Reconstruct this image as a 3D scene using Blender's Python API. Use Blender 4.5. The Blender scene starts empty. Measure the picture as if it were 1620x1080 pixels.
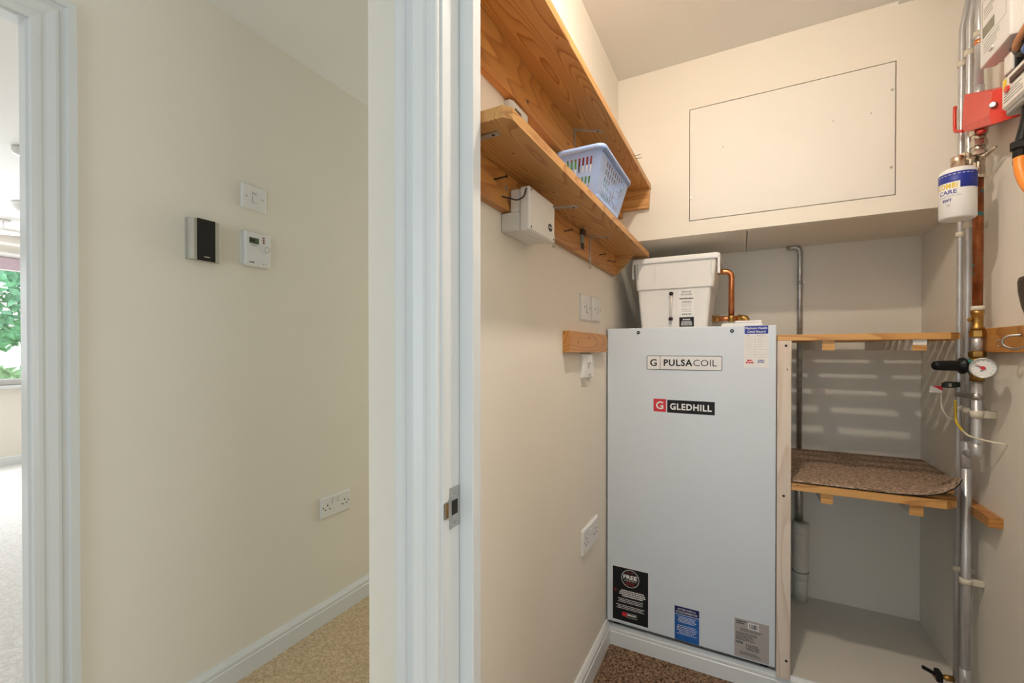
import bpy, bmesh, math, random
from mathutils import Vector, Matrix
random.seed(7)
S = bpy.context.scene
COL = S.collection
# ---------------------------------------------------------------- camera
cd = bpy.data.cameras.new('camera'); cam = bpy.data.objects.new('camera', cd); COL.objects.link(cam)
cd.sensor_width = 36.0; cd.lens = 690 / 1620 * 36; cd.shift_y = 0.0114; cd.clip_start = 0.02
cam.location = (0, 0, 1.15)
cam.rotation_euler = (math.radians(90 - 0.37), 0, math.radians(27.683))
S.camera = cam
# ---------------------------------------------------------------- world and lights
W = bpy.data.worlds.new('world'); S.world = W; W.use_nodes = True
bg = W.node_tree.nodes['Background']; bg.inputs[0].default_value = (0.86, 0.94, 1.0, 1); bg.inputs[1].default_value = 3.0
def area(name, loc, rot, sx, sy, power, col):
    l = bpy.data.lights.new(name, 'AREA'); l.shape = 'RECTANGLE'; l.size = sx; l.size_y = sy; l.energy = power; l.color = col
    o = bpy.data.objects.new(name, l); COL.objects.link(o); o.location = loc; o.rotation_euler = rot
    return o
R = math.radians
area('hall_side_fill', (3.15, -0.25, 1.15), (R(90), 0, R(90)), 1.3, 2.0, 24.0, (0.93, 0.98, 1.0))  # added side light for the hall wall; the right wall has no window
area('hall_rear_fill', (-0.2, -2.35, 1.2), (R(90), 0, 0), 2.0, 1.9, 24.0, (0.63, 0.84, 1.0))  # added cool fill behind the camera, in front of a solid wall
area('passage_end_fill', (-1.06, 4.15, 1.15), (R(90), 0, R(180)), 0.9, 2.0, 22.0, (0.93, 1.0, 0.93))  # added unseen light at the passage end, brightens hall wall and ceiling
area('bedroom_window_daylight', (-6.42, 1.0, 1.45), (R(90), 0, R(-90)), 2.2, 1.2, 88.0, (0.95, 0.98, 1.0))
BULB_STRENGTH = 1020.0
vs = S.view_settings; vs.view_transform = 'Standard'; vs.look = 'None'; vs.gamma = 1; vs.exposure = 0.0
vs.use_curve_mapping = False

# ---------------------------------------------------------------- materials
MATS = {}
def mat(name, col, rough=0.5, metal=0.0, noise=0.0, nscale=40, bump=0.0, bscale=300, spec=0.5, emit=None, trans=0.0, coat=0.0):
    if name in MATS: return MATS[name]
    m = bpy.data.materials.new(name); m.use_nodes = True; nt = m.node_tree; b = nt.nodes['Principled BSDF']
    b.inputs['Roughness'].default_value = rough; b.inputs['Metallic'].default_value = metal
    b.inputs['Specular IOR Level'].default_value = spec
    b.inputs['Coat Weight'].default_value = coat
    if trans: b.inputs['Transmission Weight'].default_value = trans
    tc = nt.nodes.new('ShaderNodeTexCoord')
    n = nt.nodes.new('ShaderNodeTexNoise'); n.inputs['Scale'].default_value = nscale; n.inputs['Detail'].default_value = 4
    nt.links.new(tc.outputs['Object'], n.inputs['Vector'])
    r = nt.nodes.new('ShaderNodeValToRGB')
    k = noise
    r.color_ramp.elements[0].position = 0.3; r.color_ramp.elements[1].position = 0.7
    r.color_ramp.elements[0].color = tuple(c * (1 - k) for c in col) + (1,)
    r.color_ramp.elements[1].color = tuple(min(1, c * (1 + k)) for c in col) + (1,)
    nt.links.new(n.outputs['Fac'], r.inputs['Fac']); nt.links.new(r.outputs['Color'], b.inputs['Base Color'])
    if bump:
        n2 = nt.nodes.new('ShaderNodeTexNoise'); n2.inputs['Scale'].default_value = bscale; n2.inputs['Detail'].default_value = 3
        nt.links.new(tc.outputs['Object'], n2.inputs['Vector'])
        bp = nt.nodes.new('ShaderNodeBump'); bp.inputs['Strength'].default_value = bump; bp.inputs['Distance'].default_value = 0.002
        nt.links.new(n2.outputs['Fac'], bp.inputs['Height']); nt.links.new(bp.outputs['Normal'], b.inputs['Normal'])
    if emit:
        b.inputs['Emission Color'].default_value = tuple(emit[:3]) + (1,); b.inputs['Emission Strength'].default_value = emit[3]
    MATS[name] = m
    return m
def pine(name, axis, light=(0.66, 0.35, 0.115), dark=(0.40, 0.155, 0.035), seed=0.0, rings=15, rough=0.42):
    """procedural pine: growth rings cut lengthways, grain runs along the axis"""
    if name in MATS: return MATS[name]
    m = bpy.data.materials.new(name); m.use_nodes = True; nt = m.node_tree; b = nt.nodes['Principled BSDF']
    b.inputs['Roughness'].default_value = rough
    tc = nt.nodes.new('ShaderNodeTexCoord'); mp = nt.nodes.new('ShaderNodeMapping')
    sc = [1.0, 1.0, 1.0]; sc[axis] = 0.10
    mp.inputs['Scale'].default_value = sc; mp.inputs['Location'].default_value = (seed, seed * 1.7, seed * 0.6)
    nt.links.new(tc.outputs['Object'], mp.inputs['Vector'])
    n = nt.nodes.new('ShaderNodeTexNoise'); n.inputs['Scale'].default_value = 13; n.inputs['Detail'].default_value = 1.0; n.inputs['Roughness'].default_value = 0.4
    nt.links.new(mp.outputs['Vector'], n.inputs['Vector'])
    mul = nt.nodes.new('ShaderNodeMath'); mul.operation = 'MULTIPLY'; mul.inputs[1].default_value = rings
    nt.links.new(n.outputs['Fac'], mul.inputs[0])
    fr = nt.nodes.new('ShaderNodeMath'); fr.operation = 'FRACT'; nt.links.new(mul.outputs[0], fr.inputs[0])
    rp = nt.nodes.new('ShaderNodeValToRGB'); e = rp.color_ramp.elements
    e[0].position = 0.0; e[0].color = light + (1,)
    e[1].position = 0.62; e[1].color = tuple(0.75 * l + 0.25 * d for l, d in zip(light, dark)) + (1,)
    q = rp.color_ramp.elements.new(0.90); q.color = dark + (1,)
    q = rp.color_ramp.elements.new(0.98); q.color = light + (1,)
    nt.links.new(fr.outputs[0], rp.inputs['Fac'])
    # large tone change and fine fibres
    mp2 = nt.nodes.new('ShaderNodeMapping'); s2 = [260.0, 260.0, 260.0]; s2[axis] = 6.0
    mp2.inputs['Scale'].default_value = s2; nt.links.new(tc.outputs['Object'], mp2.inputs['Vector'])
    n2 = nt.nodes.new('ShaderNodeTexNoise'); n2.inputs['Scale'].default_value = 1.0; nt.links.new(mp2.outputs['Vector'], n2.inputs['Vector'])
    mx = nt.nodes.new('ShaderNodeMix'); mx.data_type = 'RGBA'; mx.blend_type = 'MULTIPLY'; mx.inputs[0].default_value = 0.35
    nt.links.new(rp.outputs['Color'], mx.inputs[6])
    r2 = nt.nodes.new('ShaderNodeValToRGB'); r2.color_ramp.elements[0].color = (0.55, 0.5, 0.45, 1); r2.color_ramp.elements[1].color = (1, 1, 1, 1)
    nt.links.new(n2.outputs['Fac'], r2.inputs['Fac']); nt.links.new(r2.outputs['Color'], mx.inputs[7])
    # knots
    vo = nt.nodes.new('ShaderNodeTexVoronoi'); mp3 = nt.nodes.new('ShaderNodeMapping'); s3 = [6.0, 6.0, 6.0]; s3[axis] = 2.6
    mp3.inputs['Scale'].default_value = s3; mp3.inputs['Location'].default_value = (seed * 3, seed, seed * 2)
    nt.links.new(tc.outputs['Object'], mp3.inputs['Vector']); nt.links.new(mp3.outputs['Vector'], vo.inputs['Vector'])
    r3 = nt.nodes.new('ShaderNodeValToRGB'); r3.color_ramp.elements[0].position = 0.03; r3.color_ramp.elements[0].color = (0.12, 0.04, 0.012, 1)
    r3.color_ramp.elements[1].position = 0.075; r3.color_ramp.elements[1].color = (1, 1, 1, 1)
    nt.links.new(vo.outputs['Distance'], r3.inputs['Fac'])
    mx2 = nt.nodes.new('ShaderNodeMix'); mx2.data_type = 'RGBA'; mx2.blend_type = 'MULTIPLY'; mx2.inputs[0].default_value = 0.85
    nt.links.new(mx.outputs[2], mx2.inputs[6]); nt.links.new(r3.outputs['Color'], mx2.inputs[7])
    nt.links.new(mx2.outputs[2], b.inputs['Base Color'])
    bp = nt.nodes.new('ShaderNodeBump'); bp.inputs['Strength'].default_value = 0.12; bp.inputs['Distance'].default_value = 0.001
    nt.links.new(n2.outputs['Fac'], bp.inputs['Height']); nt.links.new(bp.outputs['Normal'], b.inputs['Normal'])
    MATS[name] = m
    return m
def carpet(name, c0, c1, scale):
    m = bpy.data.materials.new(name); m.use_nodes = True; nt = m.node_tree; b = nt.nodes['Principled BSDF']
    b.inputs['Roughness'].default_value = 1.0; b.inputs['Specular IOR Level'].default_value = 0.1
    tc = nt.nodes.new('ShaderNodeTexCoord')
    v = nt.nodes.new('ShaderNodeTexVoronoi'); v.inputs['Scale'].default_value = scale
    n = nt.nodes.new('ShaderNodeTexNoise'); n.inputs['Scale'].default_value = scale * 0.35; n.inputs['Detail'].default_value = 5
    nt.links.new(tc.outputs['Object'], v.inputs['Vector']); nt.links.new(tc.outputs['Object'], n.inputs['Vector'])
    ad = nt.nodes.new('ShaderNodeMath'); ad.operation = 'MULTIPLY_ADD'; ad.inputs[1].default_value = -0.5
    nt.links.new(v.outputs['Distance'], ad.inputs[0]); nt.links.new(n.outputs['Fac'], ad.inputs[2])
    r = nt.nodes.new('ShaderNodeValToRGB'); r.color_ramp.elements[0].position = 0.05; r.color_ramp.elements[1].position = 0.5
    r.color_ramp.elements[0].color = c0 + (1,); r.color_ramp.elements[1].color = c1 + (1,)
    nt.links.new(ad.outputs[0], r.inputs['Fac']); nt.links.new(r.outputs['Color'], b.inputs['Base Color'])
    bp = nt.nodes.new('ShaderNodeBump'); bp.inputs['Strength'].default_value = 0.7; bp.inputs['Distance'].default_value = 0.004
    nt.links.new(ad.outputs[0], bp.inputs['Height']); nt.links.new(bp.outputs['Normal'], b.inputs['Normal'])
    MATS[name] = m
    return m
WALL = mat('cream_wall_paint', (0.87, 0.815, 0.725), 0.75, noise=0.012, nscale=3, bump=0.08, bscale=220, spec=0.25)
CEIL = mat('ceiling_paint', (0.87, 0.86, 0.84), 0.85, noise=0.01, nscale=3, bump=0.06, bscale=200, spec=0.2)
PANEL = mat('access_panel_paint', (0.85, 0.81, 0.745), 0.6, noise=0.012, nscale=5, bump=0.04, bscale=90, spec=0.3)
GLOSS = mat('white_gloss_paint', (0.78, 0.80, 0.81), 0.28, noise=0.01, nscale=8, bump=0.03, bscale=60)
PLAT = mat('cream_platform_paint', (0.76, 0.71, 0.64), 0.4, noise=0.03, nscale=6, bump=0.03, bscale=60)
PLASTIC = mat('white_plastic', (0.83, 0.82, 0.81), 0.3, noise=0.008, nscale=20)
PLASTIC2 = mat('warm_white_plastic', (0.80, 0.77, 0.73), 0.38, noise=0.02, nscale=15)
ENAMEL = mat('grey_white_enamel', (0.69, 0.745, 0.815), 0.42, noise=0.006, nscale=10, bump=0.03, bscale=900)
BLACK = mat('black_plastic', (0.010, 0.010, 0.011), 0.35, spec=0.2, noise=0.1)
BLACKGLOSS = mat('black_gloss_panel', (0.006, 0.006, 0.007), 0.08, noise=0.1)
INKB = mat('black_print', (0.015, 0.015, 0.017), 0.5, spec=0.2, noise=0.05)
INKW = mat('white_print', (0.86, 0.86, 0.86), 0.5, noise=0.01)
INKR = mat('red_print', (0.62, 0.02, 0.035), 0.45, noise=0.03)
INKDR = mat('dark_red_print', (0.22, 0.012, 0.018), 0.5, noise=0.05)
INKBL = mat('blue_print', (0.012, 0.03, 0.30), 0.45, noise=0.03)
INKMB = mat('mid_blue_print', (0.012, 0.10, 0.36), 0.4, noise=0.45, nscale=9)
INKG = mat('grey_print', (0.30, 0.29, 0.29), 0.6, noise=0.03)
INKY = mat('yellow_print', (0.80, 0.56, 0.02), 0.5, noise=0.02)
PAPER = mat('white_sticker_paper', (0.82, 0.80, 0.80), 0.55, noise=0.01)
SILVERLBL = mat('grey_rating_label', (0.42, 0.39, 0.38), 0.45, noise=0.03)
STEEL = mat('brushed_steel', (0.55, 0.54, 0.52), 0.32, 1.0, noise=0.08, nscale=60)
ZINC = mat('zinc_steel', (0.50, 0.49, 0.47), 0.42, 1.0, noise=0.2, nscale=40)
DARKSTEEL = mat('dark_steel', (0.06, 0.05, 0.045), 0.5, 0.9, noise=0.2)
NICKEL = mat('nickel_plate', (0.62, 0.57, 0.48), 0.25, 1.0, noise=0.1, nscale=50)
BRASS = mat('dull_brass', (0.42, 0.24, 0.07), 0.38, 1.0, noise=0.35, nscale=45)
COPPER = mat('copper', (0.66, 0.25, 0.10), 0.25, 1.0, noise=0.15, nscale=30)
SILVERP = mat('silver_painted_pipe', (0.58, 0.58, 0.60), 0.34, 0.55, noise=0.08, nscale=25)
CREAMPL = mat('cream_plastic', (0.72, 0.66, 0.55), 0.4, noise=0.03)
WASTE = mat('off_white_waste_pipe', (0.80, 0.76, 0.69), 0.4, noise=0.04)
BLUEB = mat('pale_blue_plastic', (0.36, 0.50, 0.85), 0.35, noise=0.02)
RED = mat('red_plastic', (0.72, 0.045, 0.025), 0.35, noise=0.04)
ORANGE = mat('orange_hose', (0.85, 0.27, 0.03), 0.4, noise=0.04)
GREEN = mat('green_print', (0.10, 0.30, 0.05), 0.5, noise=0.1)
LCD = mat('grey_green_display', (0.10, 0.13, 0.07), 0.2, noise=0.05)
LCD2 = mat('grey_display', (0.22, 0.21, 0.15), 0.2, noise=0.05)
YELLOWW = mat('yellow_cable', (0.75, 0.52, 0.03), 0.45, noise=0.05)
CREAMW = mat('cream_cable', (0.75, 0.70, 0.55), 0.45, noise=0.05)
VERDI = mat('green_verdigris', (0.02, 0.16, 0.14), 0.7, noise=0.4, nscale=120)
LEATHER = mat('dark_brown_leather', (0.045, 0.026, 0.014), 0.4, noise=0.35, nscale=9, bump=0.1, bscale=120)
PALEPAINT = mat('pale_painted_timber', (0.72, 0.68, 0.62), 0.6, noise=0.04, nscale=30)
PALEWOOD = pine('pale_planed_pine', 2, (0.82, 0.72, 0.63), (0.70, 0.57, 0.46), 3.3, 9, 0.6)
PINEY = pine('pine_along_y', 1, seed=0.0, rings=26)
PINEY2 = pine('pine_along_y_b', 1, (0.68, 0.36, 0.115), (0.46, 0.19, 0.045), 2.4, 22)
PINEY3 = pine('pine_batten_y', 1, (0.62, 0.29, 0.075), (0.42, 0.16, 0.035), 5.1, 13)
PINEX = pine('pine_along_x', 0, (0.72, 0.40, 0.14), (0.52, 0.24, 0.065), 1.2, 9)
CARPETH = carpet('beige_carpet', (0.50, 0.36, 0.22), (0.80, 0.63, 0.43), 260)
CARPETC = carpet('brown_loop_carpet', (0.035, 0.016, 0.007), (0.46, 0.30, 0.20), 330)
CARPETB = carpet('pale_bedroom_carpet', (0.68, 0.66, 0.64), (0.84, 0.83, 0.82), 120)
CARPETO = carpet('brown_offcut_carpet', (0.20, 0.125, 0.08), (0.66, 0.50, 0.38), 300)
GLASS = mat('window_glass', (1, 1, 1), 0.0, trans=1.0)
def copper_old():
    m = mat('tarnished_copper', (0.30, 0.10, 0.04), 0.42, 0.85, noise=0.35, nscale=35)
    nt = m.node_tree; b = nt.nodes['Principled BSDF']; src = b.inputs['Base Color'].links[0].from_socket
    tc = nt.nodes.new('ShaderNodeTexCoord'); n = nt.nodes.new('ShaderNodeTexNoise'); n.inputs['Scale'].default_value = 42; n.inputs['Detail'].default_value = 3
    nt.links.new(tc.outputs['Object'], n.inputs['Vector'])
    r = nt.nodes.new('ShaderNodeValToRGB'); r.color_ramp.elements[0].position = 0.62; r.color_ramp.elements[1].position = 0.68
    nt.links.new(n.outputs['Fac'], r.inputs['Fac'])
    mx = nt.nodes.new('ShaderNodeMix'); mx.data_type = 'RGBA'; nt.links.new(r.outputs['Color'], mx.inputs[0]); nt.links.new(src, mx.inputs[6])
    mx.inputs[7].default_value = (0.05, 0.30, 0.30, 1); nt.links.new(mx.outputs[2], b.inputs['Base Color'])
    return m
COPPEROLD = copper_old()

# ---------------------------------------------------------------- mesh helpers
class MB:
    def __init__(s): s.bm = bmesh.new()
    def box(s, x0, x1, y0, y1, z0, z1, bev=0.0, seg=1):
        b = bmesh.new()
        r = bmesh.ops.create_cube(b, size=1)
        for v in b.verts: v.co = Vector(((x0 + x1) / 2 + v.co.x * (x1 - x0), (y0 + y1) / 2 + v.co.y * (y1 - y0), (z0 + z1) / 2 + v.co.z * (z1 - z0)))
        if bev: bmesh.ops.bevel(b, geom=b.edges[:], offset=bev, segments=seg, affect='EDGES', profile=0.6)
        return s.merge(b)
    def merge(s, b, M=None):
        if M is not None: b.transform(M)
        me = bpy.data.meshes.new('t'); b.to_mesh(me); b.free(); s.bm.from_mesh(me); bpy.data.meshes.remove(me); return s
    def obox(s, c, u, v, w, hu, hv, hw, bev=0.0):
        """oriented box about c with axes u, v, w (unit) and half sizes"""
        b = bmesh.new(); bmesh.ops.create_cube(b, size=2)
        for q in b.verts: q.co = Vector((q.co.x * hu, q.co.y * hv, q.co.z * hw))
        if bev: bmesh.ops.bevel(b, geom=b.edges[:], offset=bev, segments=1, affect='EDGES')
        u, v, w = Vector(u).normalized(), Vector(v).normalized(), Vector(w).normalized()
        M = Matrix((u, v, w)).transposed().to_4x4(); M.translation = Vector(c)
        return s.merge(b, M)
    def loft(s, loops, cap=True, closed=True, smooth=False):
        bm = s.bm; L = [[bm.verts.new(p) for p in lp] for lp in loops]; n = len(L[0])
        for a, b in zip(L, L[1:]):
            for i in range(n if closed else n - 1):
                j = (i + 1) % n
                try: f = bm.faces.new((a[i], a[j], b[j], b[i])); f.smooth = smooth
                except ValueError: pass
        if cap:
            bm.faces.new(list(reversed(L[0]))); bm.faces.new(L[-1])
        return s
    def tube(s, pts, r, n=14, cap=True):
        pts = [Vector(p) for p in pts]; rr = r if isinstance(r, (list, tuple)) else [r] * len(pts)
        loops = []; up = None
        for i, p in enumerate(pts):
            t = (pts[min(i + 1, len(pts) - 1)] - pts[max(i - 1, 0)]).normalized()
            if up is None: up = t.orthogonal().normalized()
            else: up = (up - t * up.dot(t)).normalized()
            sd = t.cross(up)
            loops.append([p + (up * math.cos(2 * math.pi * k / n) + sd * math.sin(2 * math.pi * k / n)) * rr[i] for k in range(n)])
        return s.loft(loops, cap, smooth=True)
    def lathe(s, base, axis, prof, n=24, smooth=True):
        """prof: list of (distance along axis, radius)"""
        base = Vector(base); ax = Vector(axis).normalized(); u = ax.orthogonal().normalized(); w = ax.cross(u)
        loops = [[base + ax * d + (u * math.cos(2 * math.pi * k / n) + w * math.sin(2 * math.pi * k / n)) * max(r, 1e-5) for k in range(n)] for d, r in prof]
        return s.loft(loops, True, smooth=smooth)
    def prism(s, poly, d):
        """poly: list of 3d points, extruded along d"""
        d = Vector(d); poly = [Vector(p) for p in poly]
        return s.loft([poly, [p + d for p in poly]])
    def build(s, name, m, parent=None, label=None, cat=None, group=None, kind=None, smooth_angle=None):
        bm = s.bm; bmesh.ops.recalc_face_normals(bm, faces=bm.faces[:])
        off = Vector((0, 0, 0))
        if parent is None:
            xs = [v.co for v in bm.verts]
            lo = Vector([min(v[i] for v in xs) for i in range(3)]); hi = Vector([max(v[i] for v in xs) for i in range(3)])
            off = Vector(((lo.x + hi.x) / 2, (lo.y + hi.y) / 2, lo.z))
        else:
            q = parent
            while q is not None: off += q.location; q = q.parent
        for v in bm.verts: v.co -= off
        me = bpy.data.meshes.new(name); bm.to_mesh(me); bm.free(); me.materials.append(m)
        o = bpy.data.objects.new(name, me); COL.objects.link(o)
        if parent is None: o.location = off
        else: o.parent = parent
        tag(o, label, cat, group, kind)
        return o
def tag(o, label=None, cat=None, group=None, kind=None):
    for k, v in (('label', label), ('category', cat), ('group', group), ('kind', kind)):
        if v: o[k] = v
    return o
def thing(name, loc, label, cat, group=None, kind=None):
    o = bpy.data.objects.new(name, None); COL.objects.link(o); o.location = loc; o.empty_display_size = 0.05
    return tag(o, label, cat, group, kind)
def struct(mb, name, m, label, cat=None, parent=None):
    return mb.build(name, m, parent, label, cat or name.split('_')[0], None, 'structure' if parent is None else None)
def fillet(pts, r, n=6):
    pts = [Vector(p) for p in pts]; out = [pts[0]]
    for a, b, c in zip(pts, pts[1:], pts[2:]):
        u = (a - b).normalized(); v = (c - b).normalized(); ang = u.angle(v)
        if ang > 3.1: out.append(b); continue
        d = min(r / math.tan(ang / 2), (a - b).length * 0.49, (c - b).length * 0.49); p0, p1 = b + u * d, b + v * d
        for k in range(n + 1):
            t = k / n; out.append(p0 * (1 - t) ** 2 + b * 2 * t * (1 - t) + p1 * t * t)
    out.append(pts[-1]); return out
def spline(pts, n=8):
    P = [Vector(p) for p in pts]; P = [P[0] * 2 - P[1]] + P + [P[-1] * 2 - P[-2]]; out = []
    for a, b, c, d in zip(P, P[1:], P[2:], P[3:]):
        for k in range(n):
            t = k / n; out.append(0.5 * ((2 * b) + (c - a) * t + (2 * a - 5 * b + 4 * c - d) * t * t + (3 * b - a - 3 * c + d) * t ** 3))
    out.append(P[-2]); return out
def rrect(cx, cy, hx, hy, r, z, n=4):
    out = []
    for sx, sy, a0 in ((1, 1, 0), (-1, 1, 90), (-1, -1, 180), (1, -1, 270)):
        for k in range(n + 1):
            a = math.radians(a0 + 90 * k / n); out.append(Vector((cx + sx * (hx - r) + r * math.cos(a), cy + sy * (hy - r) + r * math.sin(a), z)))
    return out
# a plane in the scene to print on: origin, right, up, outward
class Plane:
    def __init__(s, o, u, v): s.o = Vector(o); s.u = Vector(u).normalized(); s.v = Vector(v).normalized(); s.n = s.u.cross(s.v)
    def p(s, a, b, h=0.0): return s.o + s.u * a + s.v * b + s.n * h
    def rect(s, mb, a0, a1, b0, b1, h0, h1):
        return mb.loft([[s.p(a0, b0, h0), s.p(a1, b0, h0), s.p(a1, b1, h0), s.p(a0, b1, h0)], [s.p(a0, b0, h1), s.p(a1, b0, h1), s.p(a1, b1, h1), s.p(a0, b1, h1)]])
    def rrect(s, mb, a0, a1, b0, b1, r, h0, h1):
        lp = rrect((a0 + a1) / 2, (b0 + b1) / 2, (a1 - a0) / 2, (b1 - b0) / 2, r, 0)
        return mb.loft([[s.p(q.x, q.y, h0) for q in lp], [s.p(q.x, q.y, h1) for q in lp]])
    def ring(s, mb, a0, a1, b0, b1, r, w, h0, h1):
        lo = rrect((a0 + a1) / 2, (b0 + b1) / 2, (a1 - a0) / 2, (b1 - b0) / 2, r, 0); li = rrect((a0 + a1) / 2, (b0 + b1) / 2, (a1 - a0) / 2 - w, (b1 - b0) / 2 - w, max(r - w, 0.0002), 0)
        return mb.loft([[s.p(q.x, q.y, h0) for q in lo], [s.p(q.x, q.y, h1) for q in lo], [s.p(q.x, q.y, h1) for q in li], [s.p(q.x, q.y, h0) for q in li]], cap=False)
    def disc(s, mb, a, b, r, h0, h1, n=20, r1=None):
        return mb.lathe(s.p(a, b, h0), s.n, [(0, r), (h1 - h0, r if r1 is None else r1)], n, smooth=False)
    def lines(s, mb, a0, a1, b0, b1, rows, h0, h1, fill=0.55, center=False, gap=0.25):
        ph = (b0 - b1) / rows
        for i in range(rows):
            y1 = b1 + ph * i; y0 = y1 + ph * fill; wd = (a1 - a0) * random.uniform(0.72, 1.0); x = a0 + ((a1 - a0) - wd) / 2 * (1 if center else 0); end = x + wd
            while x < end - 0.001:
                w = min(random.uniform(0.0025, 0.008), end - x); s.rect(mb, x, x + w, min(y0, y1), max(y0, y1), h0, h1); x += w + 0.0014
        return mb
def text_mesh(body, size, bold=0.0, spacing=1.0, align='LEFT'):
    cu = bpy.data.curves.new('t', 'FONT'); cu.body = body; cu.size = size; cu.offset = bold; cu.space_character = spacing; cu.align_x = align; cu.resolution_u = 3
    o = bpy.data.objects.new('t', cu); COL.objects.link(o)
    bpy.context.view_layer.update()
    me = bpy.data.meshes.new_from_object(o.evaluated_get(bpy.context.evaluated_depsgraph_get()))
    bpy.data.objects.remove(o); bpy.data.curves.remove(cu)
    return me
def write(plane, body, a, b, cap, m, parent, h=0.0006, width=None, bold=0.0, spacing=1.0, align='LEFT', name='lettering', wrap=None):
    """flat lettering, cap = height of the capitals; width squeezes it to a length"""
    me = text_mesh(body, cap / 0.69, bold, spacing, 'LEFT'); xs = [v.co.x for v in me.vertices]
    x0, x1 = min(xs), max(xs); k = (width / (x1 - x0)) if width else 1.0
    sh = {'LEFT': 0, 'CENTER': -0.5, 'RIGHT': -1}[align] * (x1 - x0) * k
    bm = bmesh.new(); bm.from_mesh(me); bpy.data.meshes.remove(me)
    for v in bm.verts:
        x = (v.co.x - x0) * k + sh + a; y = v.co.y + b
        v.co = wrap(x, y, h) if wrap else plane.p(x, y, h)
    mb = MB(); mb.bm.free(); mb.bm = bm
    off = Vector((0, 0, 0)); q = parent
    while q is not None: off += q.location; q = q.parent
    for v in bm.verts: v.co -= off
    me2 = bpy.data.meshes.new(name); bm.to_mesh(me2); bm.free(); me2.materials.append(m)
    o = bpy.data.objects.new(name, me2); COL.objects.link(o); o.parent = parent
    return o
def screw(plane, a, b, r, parent, m=STEEL, h=0.0, t=0.0015, name='screw'):
    mb = MB(); plane.disc(mb, a, b, r, h, h + t, 12, r * 0.8); return mb.build(name, m, parent)

# ---------------------------------------------------------------- key planes of the place (metres)
HX = -1.56          # hall wall with the thermostat
CX = -0.467         # cupboard left wall
RX = 0.636          # cupboard right wall
DY0, DY1 = 0.55, 0.62   # door wall, hall face and cupboard face
BY = 1.87           # bulkhead face
KY = 2.295          # cupboard back wall
CZ = 2.30
BZ = 1.607

# ---------------------------------------------------------------- structure
struct(MB().box(-1.62, 3.2, -2.5, DY1 + 0.0, -0.05, 0).box(-1.62, -0.567, DY1, 4.2, -0.05, 0), 'floor', CARPETH, 'beige twist carpet of the hall')
struct(MB().box(-0.467, 0.636, DY1, 1.705, -0.05, 0), 'floor', CARPETC, 'brown loop carpet inside the cupboard')
struct(MB().box(-6.5, -1.62, -2.2, 3.6, -0.05, 0), 'floor', CARPETB, 'pale carpet of the bright room through the doorway')
struct(MB().box(-1.62, 3.2, -2.5, DY0, CZ, CZ + 0.05).box(-1.62, -0.567, DY0, 4.2, CZ, CZ + 0.05), 'ceiling', CEIL, 'white hall ceiling')
struct(MB().box(-0.567, 0.74, DY0, 2.4, CZ, CZ + 0.05), 'ceiling', CEIL, 'white ceiling inside the cupboard')
struct(MB().box(0.455, RX, DY1, BY, CZ - 0.012, CZ), 'trim_1', CEIL, 'shallow lowered strip of ceiling along the right side of the cupboard', 'ceiling trim')
struct(MB().box(-6.6, -1.6, -2.2, 3.6, CZ + 0.03, CZ + 0.08), 'ceiling', CEIL, 'white ceiling of the bright room')
# hall wall with doorway to the bright room
OY0, OY1, OZ = -0.36, 0.402, 1.968
struct(MB().box(-1.60, HX, OY1, 4.2, 0, CZ).box(-1.60, HX, -2.5, OY0, 0, CZ).box(-1.60, HX, OY0, OY1, OZ, CZ), 'wall_left', WALL, 'cream hall wall carrying the thermostat')
struct(MB().box(-1.62, -0.567, 4.2, 4.3, 0, CZ), 'wall_end', WALL, 'far end wall of the hall passage')
# wall around the cupboard door
DX0, DX1, DZ = -0.41, 0.36, 1.98
struct(MB().box(-0.567, DX0 - 0.025, DY0, DY1, 0, CZ).box(DX1 + 0.025, 3.2, DY0, DY1, 0, CZ).box(DX0 - 0.025, DX1 + 0.025, DY0, DY1, DZ + 0.025, CZ), 'wall_front', WALL, 'cream wall beside the cupboard doorway')
struct(MB().box(-0.567, CX, DY1, 4.2, 0, CZ), 'wall_cupboard_left', WALL, 'cream left wall inside the cupboard')
struct(MB().box(RX, RX + 0.1, DY1, 2.4, 0, CZ), 'wall_cupboard_right', WALL, 'cream right wall of the cupboard behind the pipes')
struct(MB().box(CX, RX, KY, KY + 0.1, 0, CZ), 'wall_cupboard_back', WALL, 'cream back wall of the cupboard alcove')
struct(MB().box(3.2, 3.3, -2.5, DY1, 0, CZ), 'wall_right', WALL, 'right wall of the hall')
struct(MB().box(-1.62, 3.3, -2.5, -2.4, 0, CZ), 'wall_back', WALL, 'hall wall behind the viewer')
# bulkhead: front with an opening, underside in two boards, access panel
PX0, PX1, PZ0, PZ1 = -0.182, 0.450, 1.666, 2.104
g = 0.0025
bk = struct(MB().box(CX, PX0 - g, BY, BY + 0.02, BZ, CZ).box(PX1 + g, RX, BY, BY + 0.02, BZ, CZ).box(PX0 - g, PX1 + g, BY, BY + 0.02, BZ, PZ0 - g).box(PX0 - g, PX1 + g, BY, BY + 0.02, PZ1 + g, CZ)
            .box(CX, 0.019, BY + 0.02, KY, BZ, BZ + 0.02).box(0.0215, RX, BY + 0.02, 2.186, BZ - 0.001, BZ + 0.02).box(0.0215, RX, 2.193, KY, BZ, BZ + 0.02),
            'wall_bulkhead', WALL, 'cream boxed-in bulkhead across the back of the cupboard with an access panel', 'wall')
MB().box(PX0 - 0.03, PX1 + 0.03, BY + 0.021, BY + 0.03, PZ0 - 0.03, PZ1 + 0.03).build('panel_gap_shade', DARKSTEEL, bk)  # dark sheet behind the access panel, stands in for shade in its gap
ap = MB().box(PX0, PX1, BY - 0.001, BY + 0.018, PZ0, PZ1, 0.0015).build('access_panel', PANEL, bk)
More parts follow.
